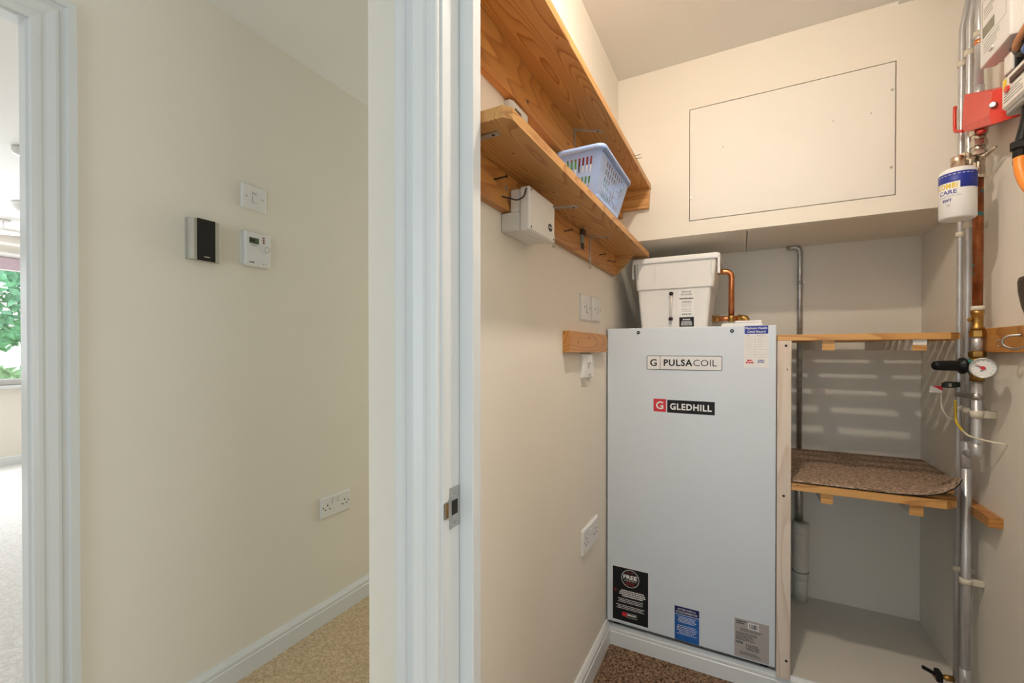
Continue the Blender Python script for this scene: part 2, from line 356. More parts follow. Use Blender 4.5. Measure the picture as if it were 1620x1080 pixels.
pf = Plane((0, BY - 0.001, 0), (1, 0, 0), (0, 0, 1))
for a, b in ((-0.172, 2.010), (-0.174, 1.756), (0.442, 2.013), (0.440, 1.757)): screw(pf, a, b, 0.0045, ap, ZINC)
mb = MB()
for a, b in ((-0.063, 1.933), (0.282, 1.948), (0.387, 1.949)):
    pf.disc(mb, a, b, 0.002, 0, 0.0004, 8)
mb.build('filler_spots', INKG, ap)
# platform and its board
struct(MB().box(CX, RX, 1.705, KY, 0, 0.068), 'floor_platform', PLAT, 'raised cream painted platform that the boiler stands on', 'platform')
def skirting(name, p0, p1, out, label, h=0.09, t=0.016):
    p0, p1, out = Vector(p0), Vector(p1), Vector(out)
    prof = [(0, 0), (t, 0), (t, h * 0.66), (t * 0.82, h * 0.69), (t * 0.82, h * 0.73), (t * 0.9, h * 0.76), (t * 0.85, h * 0.84), (t * 0.6, h * 0.93), (t * 0.4, h), (0, h)]
    mb = MB(); mb.loft([[p + out * a + Vector((0, 0, b)) for a, b in prof] for p in (p0, p1)])
    return struct(mb, name, GLOSS, label, 'skirting board')
skirting('baseboard_hall', (HX, 0.49, 0), (HX, 4.2, 0), (1, 0, 0), 'white moulded skirting board along the hall wall')
skirting('baseboard_left', (CX, DY1, 0), (CX, 1.69, 0), (1, 0, 0), 'white moulded skirting board on the cupboard left wall', 0.092)
skirting('baseboard_front', (CX + 0.0, 1.705, 0), (RX, 1.705, 0), (0, -1, 0), 'white moulded board facing the platform under the boiler', 0.076, 0.018)
# architraves: moulded profile swept round the opening with mitres
def architrave(name, at, w, label, scale_p=1.0):
    pr = [(0, 0), (0, .016), (.02, .0195), (.06, .02), (.22, .02), (.25, .0125), (.38, .0115), (.41, .0165), (.48, .0172), (.58, .014), (.66, .0115), (.72, .0108), (.78, .0125), (.86, .012), (.97, .010), (1.0, .007), (1.0, 0)]
    mb = MB(); loops = []
    for k in range(4):
        lp = []
        for sfrac, p in pr:
            o = w * (1 - sfrac); lp.append(at(k, o, p * scale_p))
        loops.append(lp)
    mb.loft(loops)
    return struct(mb, name, GLOSS, label, 'architrave')
def at_cup(k, o, p):
    x = (DX0 - 0.004 - o) if k < 2 else (DX1 + 0.004 + o); z = 0 if k in (0, 3) else DZ + 0.004 + o
    return Vector((x, DY0 - p, z))
def at_hall(k, o, p):
    y = (OY1 + o) if k < 2 else (OY0 - o); z = 0 if k in (0, 3) else OZ + o
    return Vector((HX + p, y, z))
architrave('trim_2', at_cup, 0.077, 'white moulded architrave around the cupboard doorway')
architrave('trim_3', at_hall, 0.086, 'white moulded architrave around the doorway to the bright room')
# cupboard door lining with stop and strike plate
dl = struct(MB().box(DX0 - 0.025, DX0, DY0, DY1, 0, DZ).box(DX1, DX1 + 0.025, DY0, DY1, 0, DZ).box(DX0 - 0.025, DX1 + 0.025, DY0, DY1, DZ, DZ + 0.025), 'door_1', GLOSS, 'white door lining of the cupboard with a steel strike plate', 'door frame')
MB().box(DX0, DX0 + 0.027, 0.594, 0.619, 0, DZ, 0.0015).box(DX1 - 0.027, DX1, 0.594, 0.619, 0, DZ, 0.0015).box(DX0 + 0.027, DX1 - 0.027, 0.594, 0.619, DZ - 0.027, DZ, 0.0015).build('door_stop', GLOSS, dl)
sp = MB()
yz = [(0.5930, 0.865), (0.5930, 0.930), (0.5665, 0.930), (0.5665, 0.915), (0.562, 0.911), (0.555, 0.911), (0.555, 0.884), (0.562, 0.884), (0.5665, 0.880), (0.5665, 0.865)]
sp.prism([(DX0, y, z) for y, z in yz], (0.0016, 0, 0))
spo = sp.build('strike_plate', STEEL, dl)
MB().box(DX0 + 0.0015, DX0 + 0.0021, 0.5715, 0.5870, 0.886, 0.909).build('latch_hole', DARKSTEEL, spo)
MB().box(DX0 + 0.0002, DX0 + 0.0010, 0.5515, 0.5555, 0.885, 0.910).build('lip', NICKEL, spo)
MB().box(DX0 + 0.0015, DX0 + 0.0019, 0.557, 0.5625, 0.886, 0.909).build('worn_edge', BRASS, spo)
px = Plane((DX0, 0, 0), (0, 1, 0), (0, 0, 1))
for z in (0.922, 0.8735): screw(px, 0.5795, z, 0.0042, spo, ZINC, 0.0014, 0.001)
# lining of the other doorway
d2 = struct(MB().box(-1.602, HX, OY1 - 0.005, OY1, 0, OZ).box(-1.602, HX, OY0, OY0 + 0.005, 0, OZ).box(-1.602, HX, OY0 + 0.005, OY1 - 0.005, OZ - 0.005, OZ), 'door_2', GLOSS, 'white door lining of the doorway to the bright room', 'door frame')

# ---------------------------------------------------------------- bright room beyond
BX = -6.5
WY0, WY1, WZ0, WZ1 = -0.6, 2.3, 0.80, 2.12
struct(MB().box(BX - 0.25, BX, -2.2, WY0, 0, 2.35).box(BX - 0.25, BX, WY1, 3.6, 0, 2.35).box(BX - 0.25, BX, WY0, WY1, 0, WZ0).box(BX - 0.25, BX, WY0, WY1, WZ1, 2.35), 'wall_window', WALL, 'cream window wall of the bright room')
struct(MB().box(BX, -1.6, 3.6, 3.7, 0, 2.35), 'wall_room_end', WALL, 'end wall of the bright room')
struct(MB().box(BX, -1.6, -2.3, -2.2, 0, 2.35), 'wall_room_near', WALL, 'near wall of the bright room')
skirting('baseboard_room', (BX, -2.2, 0), (BX, 3.6, 0), (1, 0, 0), 'white skirting board under the window', 0.09)
wn = MB(); fx0, fx1 = BX - 0.14, BX - 0.07
for y0, y1, z0, z1 in ((WY0, WY1, WZ0, WZ0 + 0.06), (WY0, WY1, WZ1 - 0.06, WZ1), (WY0, WY0 + 0.06, WZ0 + 0.06, WZ1 - 0.06), (WY1 - 0.06, WY1, WZ0 + 0.06, WZ1 - 0.06), (0.86, 0.94, WZ0 + 0.06, WZ1 - 0.06)):
    wn.box(fx0, fx1, y0, y1, z0, z1, 0.006)
wo = struct(wn, 'window_1', PLASTIC, 'white framed window of the bright room looking onto a garden', 'window')
MB().box(BX - 0.11, BX - 0.104, WY0 + 0.06, 0.86, WZ0 + 0.06, WZ1 - 0.06).build('pane', GLASS, wo)
MB().box(BX - 0.11, BX - 0.104, 0.94, WY1 - 0.06, WZ0 + 0.06, WZ1 - 0.06).build('pane', GLASS, wo)
MB().box(BX - 0.07, BX + 0.05, WY0 - 0.05, WY1 + 0.05, WZ0 - 0.03, WZ0, 0.006).build('window_sill', GLOSS, wo)
BLIND = mat('mauve_blind_fabric', (0.50, 0.38, 0.43), 0.9, noise=0.05, nscale=60)
bl = thing('roller_blind', (BX + 0.04, 0.85, 1.93), 'mauve blind rolled up at the top of the far window', 'blind')
MB().box(BX + 0.01, BX + 0.035, WY0 - 0.02, WY1 + 0.02, 1.955, 2.075, 0.004).build('fabric', BLIND, bl)
MB().tube([(BX + 0.035, WY0 - 0.03, 2.10), (BX + 0.035, WY1 + 0.03, 2.10)], 0.025).build('roller', PLASTIC, bl)
MB().box(BX + 0.008, BX + 0.038, WY0 - 0.02, WY1 + 0.02, 1.94, 1.955, 0.003).build('bottom_bar', PLASTIC, bl)
cp = thing('curtain_pole', (BX + 0.09, 0.85, 2.2), 'white curtain pole above the far window', 'curtain pole')
MB().tube([(BX + 0.09, WY0 - 0.2, 2.2), (BX + 0.09, WY1 + 0.2, 2.2)], 0.014).build('pole', PLASTIC, cp)
for y in (WY0 - 0.1, 0.9, WY1 + 0.1): MB().box(BX, BX + 0.1, y - 0.01, y + 0.01, 2.185, 2.215, 0.003).build('bracket', PLASTIC, cp)
def detector(loc, r, h, label, name):
    t = thing(name, (loc[0], loc[1], loc[2] - h), label, 'detector')
    MB().lathe(loc, (0, 0, -1), [(0, r), (h * 0.4, r), (h * 0.8, r * 0.85), (h, r * 0.5)]).build('housing', PLASTIC, t)
    MB().lathe((loc[0], loc[1], loc[2] - h), (0, 0, -1), [(0, r * 0.4), (h * 0.1, r * 0.35)]).build('grille', PLASTIC2, t)
detector((-3.72, 0.945, 2.33), 0.055, 0.05, 'round white detector on the bright room ceiling nearest the doorway', 'smoke_detector')
detector((-5.1, 1.31, 2.33), 0.10, 0.09, 'larger round white fitting on the ceiling further into the bright room', 'ceiling_fitting')
pl = thing('pendant_lamp', (-5.9, 1.36, 2.2), 'small flat white pendant near the far window', 'lamp')
MB().lathe((-5.9, 1.36, 2.33), (0, 0, -1), [(0, 0.05), (0.02, 0.045)]).build('rose', PLASTIC, pl)
MB().tube([(-5.9, 1.36, 2.31), (-5.9, 1.36, 2.24)], 0.006).build('flex', PLASTIC, pl)
MB().lathe((-5.9, 1.36, 2.25), (0, 0, -1), [(0, 0.04), (0.015, 0.14), (0.03, 0.14), (0.045, 0.05)]).build('shade', PLASTIC2, pl)
# garden seen through the window
GRASS = mat('lawn', (0.16, 0.30, 0.08), 0.9, noise=0.3, nscale=5)
LEAF = mat('leaf_green', (0.20, 0.42, 0.26), 0.7, noise=0.5, nscale=3)
LEAF2 = mat('blossom_green', (0.36, 0.50, 0.30), 0.7, noise=0.5, nscale=3)
RENDER = mat('pale_render', (0.80, 0.76, 0.72), 0.8, noise=0.05, nscale=2)
BARK = mat('bark', (0.10, 0.06, 0.04), 0.9, noise=0.3, nscale=20)
ROOFT = mat('grey_roof', (0.42, 0.36, 0.34), 0.8, noise=0.2, nscale=8)
struct(MB().box(-30, -6.8, -12, 16, -0.5, -0.4), 'ground', GRASS, 'green lawn outside the far window', 'lawn')
def foliage(cx, cy, cz, rx, ry, rz, n, size):
    mb = MB(); bm = mb.bm
    for i in range(n):
        v = Vector((random.gauss(0, 1), random.gauss(0, 1), random.gauss(0, 1))).normalized() * random.uniform(0.55, 1.0) ** 0.5
        c = Vector((cx + v.x * rx, cy + v.y * ry, cz + v.z * rz)); a = Vector((random.uniform(-1, 1), random.uniform(-1, 1), random.uniform(-1, 1))).normalized(); b = a.orthogonal().normalized(); s = size * random.uniform(0.6, 1.3)
        q = [bm.verts.new(c + a * s), bm.verts.new(c + b * s * 0.45), bm.verts.new(c - a * s), bm.verts.new(c - b * s * 0.45)]; bm.faces.new(q)
    return mb
for loc, r, n, lf, lb in (((-17, 3.4, 2.4), 1.5, 1300, LEAF, 'leafy green tree outside the far window'), ((-18, 6.2, 2.6), 1.3, 900, LEAF2, 'paler green tree behind, right of the leafy tree')):
    t = thing('garden_tree', (loc[0], loc[1], -0.4), lb, 'tree')
    MB().tube([(loc[0], loc[1], -0.4), (loc[0], loc[1], loc[2])], [0.14, 0.08]).build('trunk', BARK, t)
    foliage(*loc, r, r, r * 0.9, n, 0.16).build('foliage', lf, t, kind='stuff')
for loc, r, lf, lb in (((-11.5, 2.35, 0.35), 0.7, LEAF2, 'low flowering shrub under the far window view'), ((-12.5, 3.5, 0.3), 0.7, LEAF, 'low dark shrub right of the flowering one')):
    t = thing('garden_shrub', (loc[0], loc[1], -0.4), lb, 'shrub')
    MB().tube([(loc[0], loc[1], -0.4), (loc[0], loc[1], loc[2])], [0.05, 0.03]).build('stem', BARK, t)
    foliage(*loc, r, r, r * 0.8, 900, 0.10).build('foliage', lf, t, kind='stuff')
t = thing('neighbour_house', (-26, 6, -0.4), 'pale rendered house beyond the garden trees', 'house')
MB().box(-29, -26, -6, 18, -0.4, 2.1).build('wall', RENDER, t)
MB().prism([(-25.7, -6.3, 2.1), (-29.3, -6.3, 2.1), (-27.5, -6.3, 3.6)], (0, 24.6, 0)).build('roof', ROOFT, t)

# ---------------------------------------------------------------- cupboard lamp (on the ceiling above the door side, out of frame)
LX, LY = -0.05, 0.90
lp = thing('ceiling_lamp', (LX, LY, CZ), 'small flattened glowing globe lamp on the cupboard ceiling', 'lamp')
MB().lathe((LX, LY, CZ), (0, 0, -1), [(0, 0.045), (0.008, 0.043), (0.012, 0.022), (0.022, 0.02)]).build('lamp_holder', PLASTIC, lp)
BULB = mat('glowing_bulb', (1, 0.9, 0.75), 0.3, emit=(1.0, 0.89, 0.755, BULB_STRENGTH))
MB().lathe((LX, LY, CZ - 0.0225), (0, 0, -1), [(0, 0.012), (0.004, 0.014)] + [(0.013 - 0.0072 * math.cos(a), 0.030 * math.sin(a)) for a in [0.35 + 0.2 * k for k in range(14)]], 28).build('bulb', BULB, lp)

# ---------------------------------------------------------------- hall wall devices
ph = Plane((HX, 0, 0), (0, 1, 0), (0, 0, 1))       # faces +X : right = +Y
def plate(plane, a0, a1, b0, b1, name, label, cat, group=None, t=0.009):
    c = plane.p((a0 + a1) / 2, b0, 0); r = thing(name, c, label, cat, group)
    mb = MB(); lp = []
    for h, ins in ((0, 0), (t * 0.6, 0), (t, 0.004)):
        lp.append([plane.p(q.x, q.y, h) for q in rrect((a0 + a1) / 2, (b0 + b1) / 2, (a1 - a0) / 2 - ins, (b1 - b0) / 2 - ins, 0.004, 0, 3)])
    mb.loft(lp); mb.build('faceplate', PLASTIC, r)
    return r, t
def rocker(plane, a, b, w, h, t, parent, name='rocker'):
    mb = MB(); plane.rrect(mb, a - w / 2 - 0.0012, a + w / 2 + 0.0012, b - h / 2 - 0.0012, b + h / 2 + 0.0012, 0.002, t - 0.001, t + 0.0003); mb.build('rocker_recess', INKG, parent)
    mb = MB(); plane.rrect(mb, a - w / 2, a + w / 2, b - h / 2, b + h / 2, 0.0015, t, t + 0.003); return mb.build(name, PLASTIC, parent)
def pins(plane, a, b, t, parent, m=None):
    mb = MB(); m = m or BLACK
    plane.rect(mb, a - 0.002, a + 0.002, b + 0.007, b + 0.015, t, t + 0.0004)
    plane.rect(mb, a - 0.0145, a - 0.0078, b - 0.008, b - 0.0035, t, t + 0.0004); plane.rect(mb, a + 0.0078, a + 0.0145, b - 0.008, b - 0.0035, t, t + 0.0004)
    mb.build('pin_holes', m, parent)
r, t = plate(ph, 0.918, 1.008, 1.654, 1.742, 'fused_switch', 'white switch plate above the thermostat on the hall wall', 'switch')
rocker(ph, 0.963, 1.692, 0.014, 0.022, t, r)
for a in (0.934, 0.993): screw(ph, a, 1.698, 0.0035, r, ZINC, t, 0.0006)
mb = MB(); ph.lines(mb, 0.953, 0.973, 1.708, 1.716, 2, t, t + 0.0003); mb.build('printed_words', INKG, r)
# dark entry phone sounder
r = thing('door_chime', (HX, 0.79, 1.44), 'silver chime box with a glossy black front on the hall wall', 'chime')
mb = MB(); prof = [(0.744, 0), (0.744, 0.020), (0.748, 0.027), (0.755, 0.030), (0.764, 0.030), (0.764, 0.026), (0.818, 0.026), (0.818, 0.030), (0.832, 0.029), (0.838, 0.024), (0.839, 0)]
mb.loft([[ph.p(a, z, h) for a, h in prof] for z in (1.440, 1.570)]); mb.build('casing', mat('silver_casing', (0.50, 0.49, 0.44), 0.35, 0.5, noise=0.03), r)
mb = MB(); ph.rect(mb, 0.7645, 0.8175, 1.438, 1.571, 0.0262, 0.0315); fr = mb.build('front_panel', BLACKGLOSS, r)
mb = MB(); ph.rrect(mb, 0.784, 0.800, 1.449, 1.4525, 0.001, 0.0315, 0.0319); mb.build('badge', STEEL, fr)
# thermostat
r = thing('thermostat', (HX, 0.965, 1.448), 'white room thermostat with small green display and round dial', 'thermostat')
mb = MB(); ph.rrect(mb, 0.914, 1.013, 1.456, 1.566, 0.004, 0, 0.007); mb.build('back_plate', PLASTIC, r)
mb = MB(); lpz = []
for h, ins in ((0.006, 0), (0.015, 0.001), (0.018, 0.004)): lpz.append([ph.p(q.x, q.y, h) for q in rrect(0.9715, 1.512, 0.0475 - ins, 0.062 - ins, 0.006, 0)])
mb.loft(lpz); body = mb.build('cover', PLASTIC, r)
mb = MB(); ph.rect(mb, 0.937, 0.972, 1.531, 1.552, 0.018, 0.0188); dsp = mb.build('display', LCD, r)
mb = MB(); ph.rect(mb, 0.941, 0.948, 1.537, 1.547, 0.0188, 0.0190); ph.rect(mb, 0.951, 0.957, 1.537, 1.547, 0.0188, 0.0190); mb.build('digits', INKB, dsp)
for z in (1.5575, 1.549, 1.5405):
    mb = MB(); ph.disc(mb, 0.990, z, 0.0032, 0.018, 0.0195, 12); mb.build('button', INKDR, r)
mb = MB(); ph.disc(mb, 0.999, 1.5165, 0.0135, 0.014, 0.025, 28, 0.0125); dial = mb.build('dial', PLASTIC, r)
mb = MB(); ph.ring(mb, 0.999 - 0.010, 0.999 + 0.010, 1.5165 - 0.010, 1.5165 + 0.010, 0.0098, 0.001, 0.025, 0.0254); mb.build('scale_mark', INKG, dial)
mb = MB(); ph.lines(mb, 0.938, 0.958, 1.462, 1.466, 1, 0.018, 0.0183, 0.9); mb.build('maker_mark', INKB, r)
mb = MB(); ph.disc(mb, 0.989, 1.462, 0.0016, 0.018, 0.0184, 8); ph.disc(mb, 0.998, 1.463, 0.0016, 0.018, 0.0184, 8); mb.build('indicator_dots', INKB, r)
mb = MB(); ph.lines(mb, 0.942, 0.968, 1.523, 1.5265, 1, 0.018, 0.0183, 0.7); mb.build('printed_words', INKG, r)
# double socket
def dsocket(plane, a0, a1, b0, b1, label, m=None):
    r, t = plate(plane, a0, a1, b0, b1, 'double_socket', label, 'socket'); am = (a0 + a1) / 2; bm_ = (b0 + b1) / 2; w = a1 - a0
    for s in (-1, 1):
        rocker(plane, am + s * 0.013, bm_ + 0.020, 0.010, 0.020, t, r); pins(plane, am + s * w * 0.29, bm_ - 0.004, t, r, m)
        screw(plane, am + s * w * 0.43, bm_, 0.003, r, m or BLACK, t, 0.0005)
    return r
dsocket(ph, 1.240, 1.394, 0.441, 0.528, 'white double socket low on the hall wall above the skirting')

# ---------------------------------------------------------------- left wall of the cupboard
pc = Plane((CX, 0, 0), (0, 1, 0), (0, 0, 1))
dsocket(pc, 1.382, 1.552, 0.465, 0.551, 'white double socket low on the cupboard left wall beside the boiler', INKDR)
r, t = plate(pc, 1.366, 1.460, 1.250, 1.337, 'wall_switch', 'left of the two white switches beside the header tank', 'switch', 'switch pair above the short batten')
rocker(pc, 1.418, 1.288, 0.014, 0.022, t, r)
for a in (1.390, 1.446): screw(pc, a, 1.294, 0.0032, r, BLACK, t, 0.0005)
r, t = plate(pc, 1.474, 1.566, 1.252, 1.338, 'wall_switch', 'right of the two white switches beside the header tank', 'switch', 'switch pair above the short batten', 0.014)
rocker(pc, 1.525, 1.295, 0.014, 0.022, t, r)
for a in (1.493, 1.555): screw(pc, a, 1.295, 0.0032, r, BLACK, t, 0.0005)
r, t = plate(pc, 1.374, 1.486, 1.057, 1.140, 'fused_spur', 'white fused spur plate under the short wooden batten', 'switch', None, 0.012)
mb = MB(); pc.rrect(mb, 1.412, 1.440, 1.108, 1.133, 0.002, t, t + 0.006); mb.build('fuse_carrier', PLASTIC, r)
rocker(pc, 1.464, 1.118, 0.011, 0.022, t, r)
for a, b in ((1.425, 1.097), (1.425, 1.090), (1.474, 1.098)): screw(pc, a, b, 0.002, r, BLACK, t, 0.0005)
mb = MB(); pc.lines(mb, 1.430, 1.455, 1.064, 1.070, 2, t, t + 0.0003); mb.build('printed_words', INKG, r)
# short batten
b = thing('short_batten', (CX + 0.011, 1.40, 1.143), 'short orange pine batten screwed to the wall beside the boiler', 'batten')
MB().box(CX, CX + 0.022, 1.212, 1.62, 1.143, 1.208, 0.001).build('timber', PINEY3, b)
pb = Plane((CX + 0.022, 0, 0), (0, 1, 0), (0, 0, 1))
for a, z in ((1.395, 1.192), (1.545, 1.172), (1.29, 1.175)): screw(pb, a, z, 0.004, b, DARKSTEEL, -0.0005, 0.001)

# ---------------------------------------------------------------- pine shelves on the left wall
SX = -0.334
def lbracket(parent, y, zs, w=0.014, down=0.06, out=0.085, m=ZINC, skew=0.0):
    mb = MB()
    mb.box(CX + 0.021, CX + 0.0235, y - w / 2, y + w / 2, zs - down, zs - 0.002)
    q = [(CX + 0.021, y - w / 2, zs - 0.0028), (CX + 0.021, y + w / 2, zs - 0.0028), (CX + 0.021 + out, y + w / 2 + skew, zs - 0.0028), (CX + 0.021 + out, y - w / 2 + skew, zs - 0.0028)]
    mb.prism(q, (0, 0, 0.0026)); br = mb.build('bracket', m, parent)
    pd = Plane((CX + 0.021 + out * 0.85, y + skew * 0.85, zs - 0.0028), (1, 0, 0), (0, -1, 0))
    screw(pd, 0, 0, 0.0035, br, DARKSTEEL, 0, 0.0008)
    pw = Plane((CX + 0.0235, y, zs - 0.018), (0, 1, 0), (0, 0, 1)); screw(pw, 0, 0, 0.004, br, STEEL, 0, 0.0015)
us = thing('pine_shelf', ((CX + SX) / 2, 1.24, 1.71), 'upper orange pine shelf on the cupboard left wall', 'shelf', 'pine shelves on the left wall')
MB().box(CX, SX + 0.003, 0.64, BY - 0.001, 1.814, 1.836, 0.0012).build('board', PINEY, us)
MB().box(CX, CX + 0.021, 0.64, BY - 0.001, 1.709, 1.8135, 0.001).build('batten', PINEY3, us)
MB().prism([(CX + 0.022, BY - 0.023, 1.736), (SX - 0.003, BY - 0.023, 1.736), (SX + 0.0, BY - 0.023, 1.8135), (CX + 0.022, BY - 0.023, 1.8135)], (0, 0.022, 0)).build('end_batten', PINEX, us)
lbracket(us, 1.252, 1.814, down=0.05, out=0.072, skew=0.045)
for y, z in ((0.93, 1.735), (1.20, 1.75), (1.5, 1.74)):
    mb = MB(); Plane((CX + 0.021, y, z), (0, 1, 0), (0, 0, 1)).disc(mb, 0, 0, 0.004, -0.0005, 0.0006, 10); mb.build('countersunk_hole', DARKSTEEL, us)
for y, z in ((1.55, 1.829), (1.577, 1.829)):
    MB().tube([(SX + 0.002, y, z), (SX + 0.022, y + 0.006, z + 0.002)], 0.0009, 6).build('pin', DARKSTEEL, us)
ls = thing('pine_shelf', ((CX + SX) / 2, 1.24, 1.45), 'lower orange pine shelf holding the blue basket', 'shelf', 'pine shelves on the left wall')
LZ = 1.531
MB().prism([(CX, 0.626, LZ), (-0.346, 0.626, LZ), (SX - 0.001, 0.640, LZ), (SX - 0.001, 1.853, LZ), (CX, 1.853, LZ)], (0, 0, 0.020)).build('board', PINEY2, ls)
MB().box(CX, CX + 0.021, 0.626, 1.765, 1.452, LZ - 0.0005, 0.001).build('batten', PINEY3, ls)
MB().prism([(CX + 0.0, 1.765, 1.462), (CX + 0.021, 1.765, 1.462), (CX + 0.085, 1.765, LZ - 0.0005), (CX, 1.765, LZ - 0.0005)], (0, 0.02, 0)).build('end_gusset', PINEX, ls)
lbracket(ls, 0.666, LZ, down=0.04, out=0.070)
lbracket(ls, 1.085, LZ, down=0.03, out=0.062, skew=0.02)
lbracket(ls, 1.408, LZ, down=0.085, out=0.055, w=0.010, skew=0.05)
for y, z, l in ((0.772, 1.498, 0.028), (1.168, 1.488, 0.024), (1.515, 1.488, 0.024)):
    mb = MB(); mb.tube([(CX + 0.02, y, z), (CX + 0.02 + l, y + 0.002, z + 0.002)], 0.0016, 8); mb.lathe((CX + 0.02 + l, y + 0.002, z + 0.002), (1, 0, 0), [(0, 0.0035), (0.0015, 0.0035)], 10); mb.build('nail', DARKSTEEL, ls)
MB().tube(spline([(CX + 0.02, 1.625, 1.488), (CX + 0.032, 1.63, 1.486), (CX + 0.042, 1.64, 1.482), (CX + 0.048, 1.645, 1.49)]), 0.0016, 8).build('cup_hook', DARKSTEEL, ls)
MB().tube(spline([(CX + 0.02, 0.805, 1.474), (CX + 0.035, 0.812, 1.470), (CX + 0.050, 0.818, 1.466), (CX + 0.062, 0.825, 1.474), (CX + 0.066, 0.829, 1.492)]), 0.0016, 8).build('cup_hook', DARKSTEEL, ls)
screw(Plane((CX + 0.021, 0, 0), (0, 1, 0), (0, 0, 1)), 0.822, 1.497, 0.005, ls, ZINC, 0, 0.002)
def shook(x, y, z, label, h=0.034):
    pts = []
    for k in range(9):
        a = math.radians(-60 + 30 * k); pts.append((x, y + 0.007 * math.cos(a) * -1, z + h * 0.27 + 0.008 * math.sin(a)))
    for k in range(8):
        a = math.radians(60 - 30 * k); pts.append((x, y + 0.009 * math.cos(a), z - h * 0.22 + 0.010 * math.sin(a)))
    MB().tube(spline(pts, 2), 0.0014, 7).build('metal_hook', STEEL, None, label, 'hook', 'wire hooks under the lower shelf')
shook(CX + 0.024, 1.402, 1.438, 'wire hook hanging from the long bracket under the lower shelf')
shook(CX + 0.026, 1.078, 1.440, 'wire hook below the corner of the white control box')
# bottle opener clip on the batten
r = thing('bottle_opener', (CX + 0.025, 1.32, 1.455), 'small steel opener with dark grip hanging on the lower shelf batten', 'opener')
po = Plane((CX + 0.0215, 0, 0), (0, 1, 0), (0, 0, 1))
mb = MB(); po.rrect(mb, 1.307, 1.333, 1.468, 1.535, 0.004, 0.0005, 0.004); mb.build('blade', STEEL, r)
mb = MB(); po.rrect(mb, 1.304, 1.336, 1.512, 1.548 - 0.02, 0.003, 0.0, 0.009); mb.build('grip', mat('dark_brown_grip', (0.05, 0.025, 0.015), 0.5, noise=0.2), r)
mb = MB(); po.rrect(mb, 1.308, 1.332, 1.468, 1.488, 0.003, 0.004, 0.0046); mb.build('dark_band', BLACK, r)
mb = MB(); po.rrect(mb, 1.309, 1.331, 1.490, 1.508, 0.003, 0.004, 0.0044); mb.build('teal_band', mat('teal_print', (0.16, 0.32, 0.32), 0.4, noise=0.1), r)
# white control box
r = thing('control_box', (CX + 0.045, 0.905, 1.41), 'white plastic control box with black oval badge under the lower shelf', 'control box')
MB().box(CX + 0.0, CX + 0.046, 0.838, 0.976, 1.409, 1.4505, 0.003).box(CX + 0.022, CX + 0.046, 0.838, 0.976, 1.4495, 1.498, 0.003).build('base', PLASTIC2, r)
MB().box(CX + 0.047, CX + 0.070, 0.836, 0.978, 1.407, 1.500, 0.003).build('cover', PLASTIC2, r)
pk = Plane((CX + 0.070, 0, 0), (0, 1, 0), (0, 0, 1))
for a in (0.845, 0.970):
    for z in (1.414, 1.493): screw(pk, a, z, 0.003, r, DARKSTEEL, -0.0004, 0.0008)
mb = MB(); lpz = [[pk.p(0.9495 + 0.0115 * k_ * math.cos(2 * math.pi * i / 24), 1.4375 + 0.009 * k_ * math.sin(2 * math.pi * i / 24), h) for i in range(24)] for k_, h in ((1, 0), (1, 0.0006))]
mb.loft(lpz); bd = mb.build('badge', BLACK, r)
mb = MB(); pk.lines(mb, 0.9425, 0.957, 1.4355, 1.4395, 1, 0.0006, 0.0009, 0.8); mb.build('badge_print', INKW, bd)
# spur plate between the shelves
r, t = plate(pc, 0.852, 0.936, 1.622, 1.706, 'spur_plate', 'white plate with a printed line tucked under the upper shelf batten', 'switch', None, 0.020)
mb = MB(); pc.lines(mb, 0.866, 0.900, 1.684, 1.690, 1, t, t + 0.0004, 0.9); mb.build('printed_words', INKB, r)

# ---------------------------------------------------------------- blue basket with packets
SZ = LZ + 0.020
bs = thing('plastic_basket', (-0.38, 1.23, SZ), 'pale blue slotted plastic basket on the lower pine shelf', 'basket')
b0 = (-0.430, -0.340, 1.108, 1.340); b1 = (-0.436, -0.312, 1.090, 1.378); zb0, zb1 = SZ + 0.001, SZ + 0.122
def cpt(x_i, y_i, f): # corner of the tapering body
    return Vector((b0[x_i] * (1 - f) + b1[x_i] * f, b0[2 + y_i] * (1 - f) + b1[2 + y_i] * f, zb0 * (1 - f) + zb1 * f))
def lattice(mb, A, B, A1, B1, us_, vs_, hole, th):
    n = (B - A).cross(A1 - A).normalized() * th
    def P(u, v): return (A * (1 - u) + B * u) * (1 - v) + (A1 * (1 - u) + B1 * u) * v
    for i in range(len(us_) - 1):
        for j in range(len(vs_) - 1):
            if hole(i, j): continue
            q = [P(us_[i], vs_[j]), P(us_[i + 1], vs_[j]), P(us_[i + 1], vs_[j + 1]), P(us_[i], vs_[j + 1])]
            mb.loft([[p + n for p in q], q])
def bands(n, m0, m1, fill):
    o = [0.0, m0]; p = (1 - m0 - m1) / n
    for i in range(n): o += [m0 + p * i + p * (1 - fill) / 2, m0 + p * i + p * (1 + fill) / 2]
    o += [1 - m1, 1.0]; return [o[0]] + o[2:-2] + [o[-1]]
for nm, (xa, ya), (xb, yb), nc, rows in (('end_panel', (0, 0), (1, 0), 8, 2), ('side_panel', (1, 0), (1, 1), 9, 5), ('end_panel', (1, 1), (0, 1), 8, 2), ('side_panel', (0, 1), (0, 0), 9, 5)):
    mb = MB(); U = bands(nc, 0.10 if nc == 8 else 0.18, 0.16 if nc == 8 else 0.14, 0.52); V = bands(rows, 0.08, 0.14, 0.78)
    lattice(mb, cpt(xa, ya, 0), cpt(xb, yb, 0), cpt(xa, ya, 1), cpt(xb, yb, 1), U, V, lambda i, j: i % 2 == 1 and j % 2 == 1, 0.002)
    mb.build(nm, BLUEB, bs)
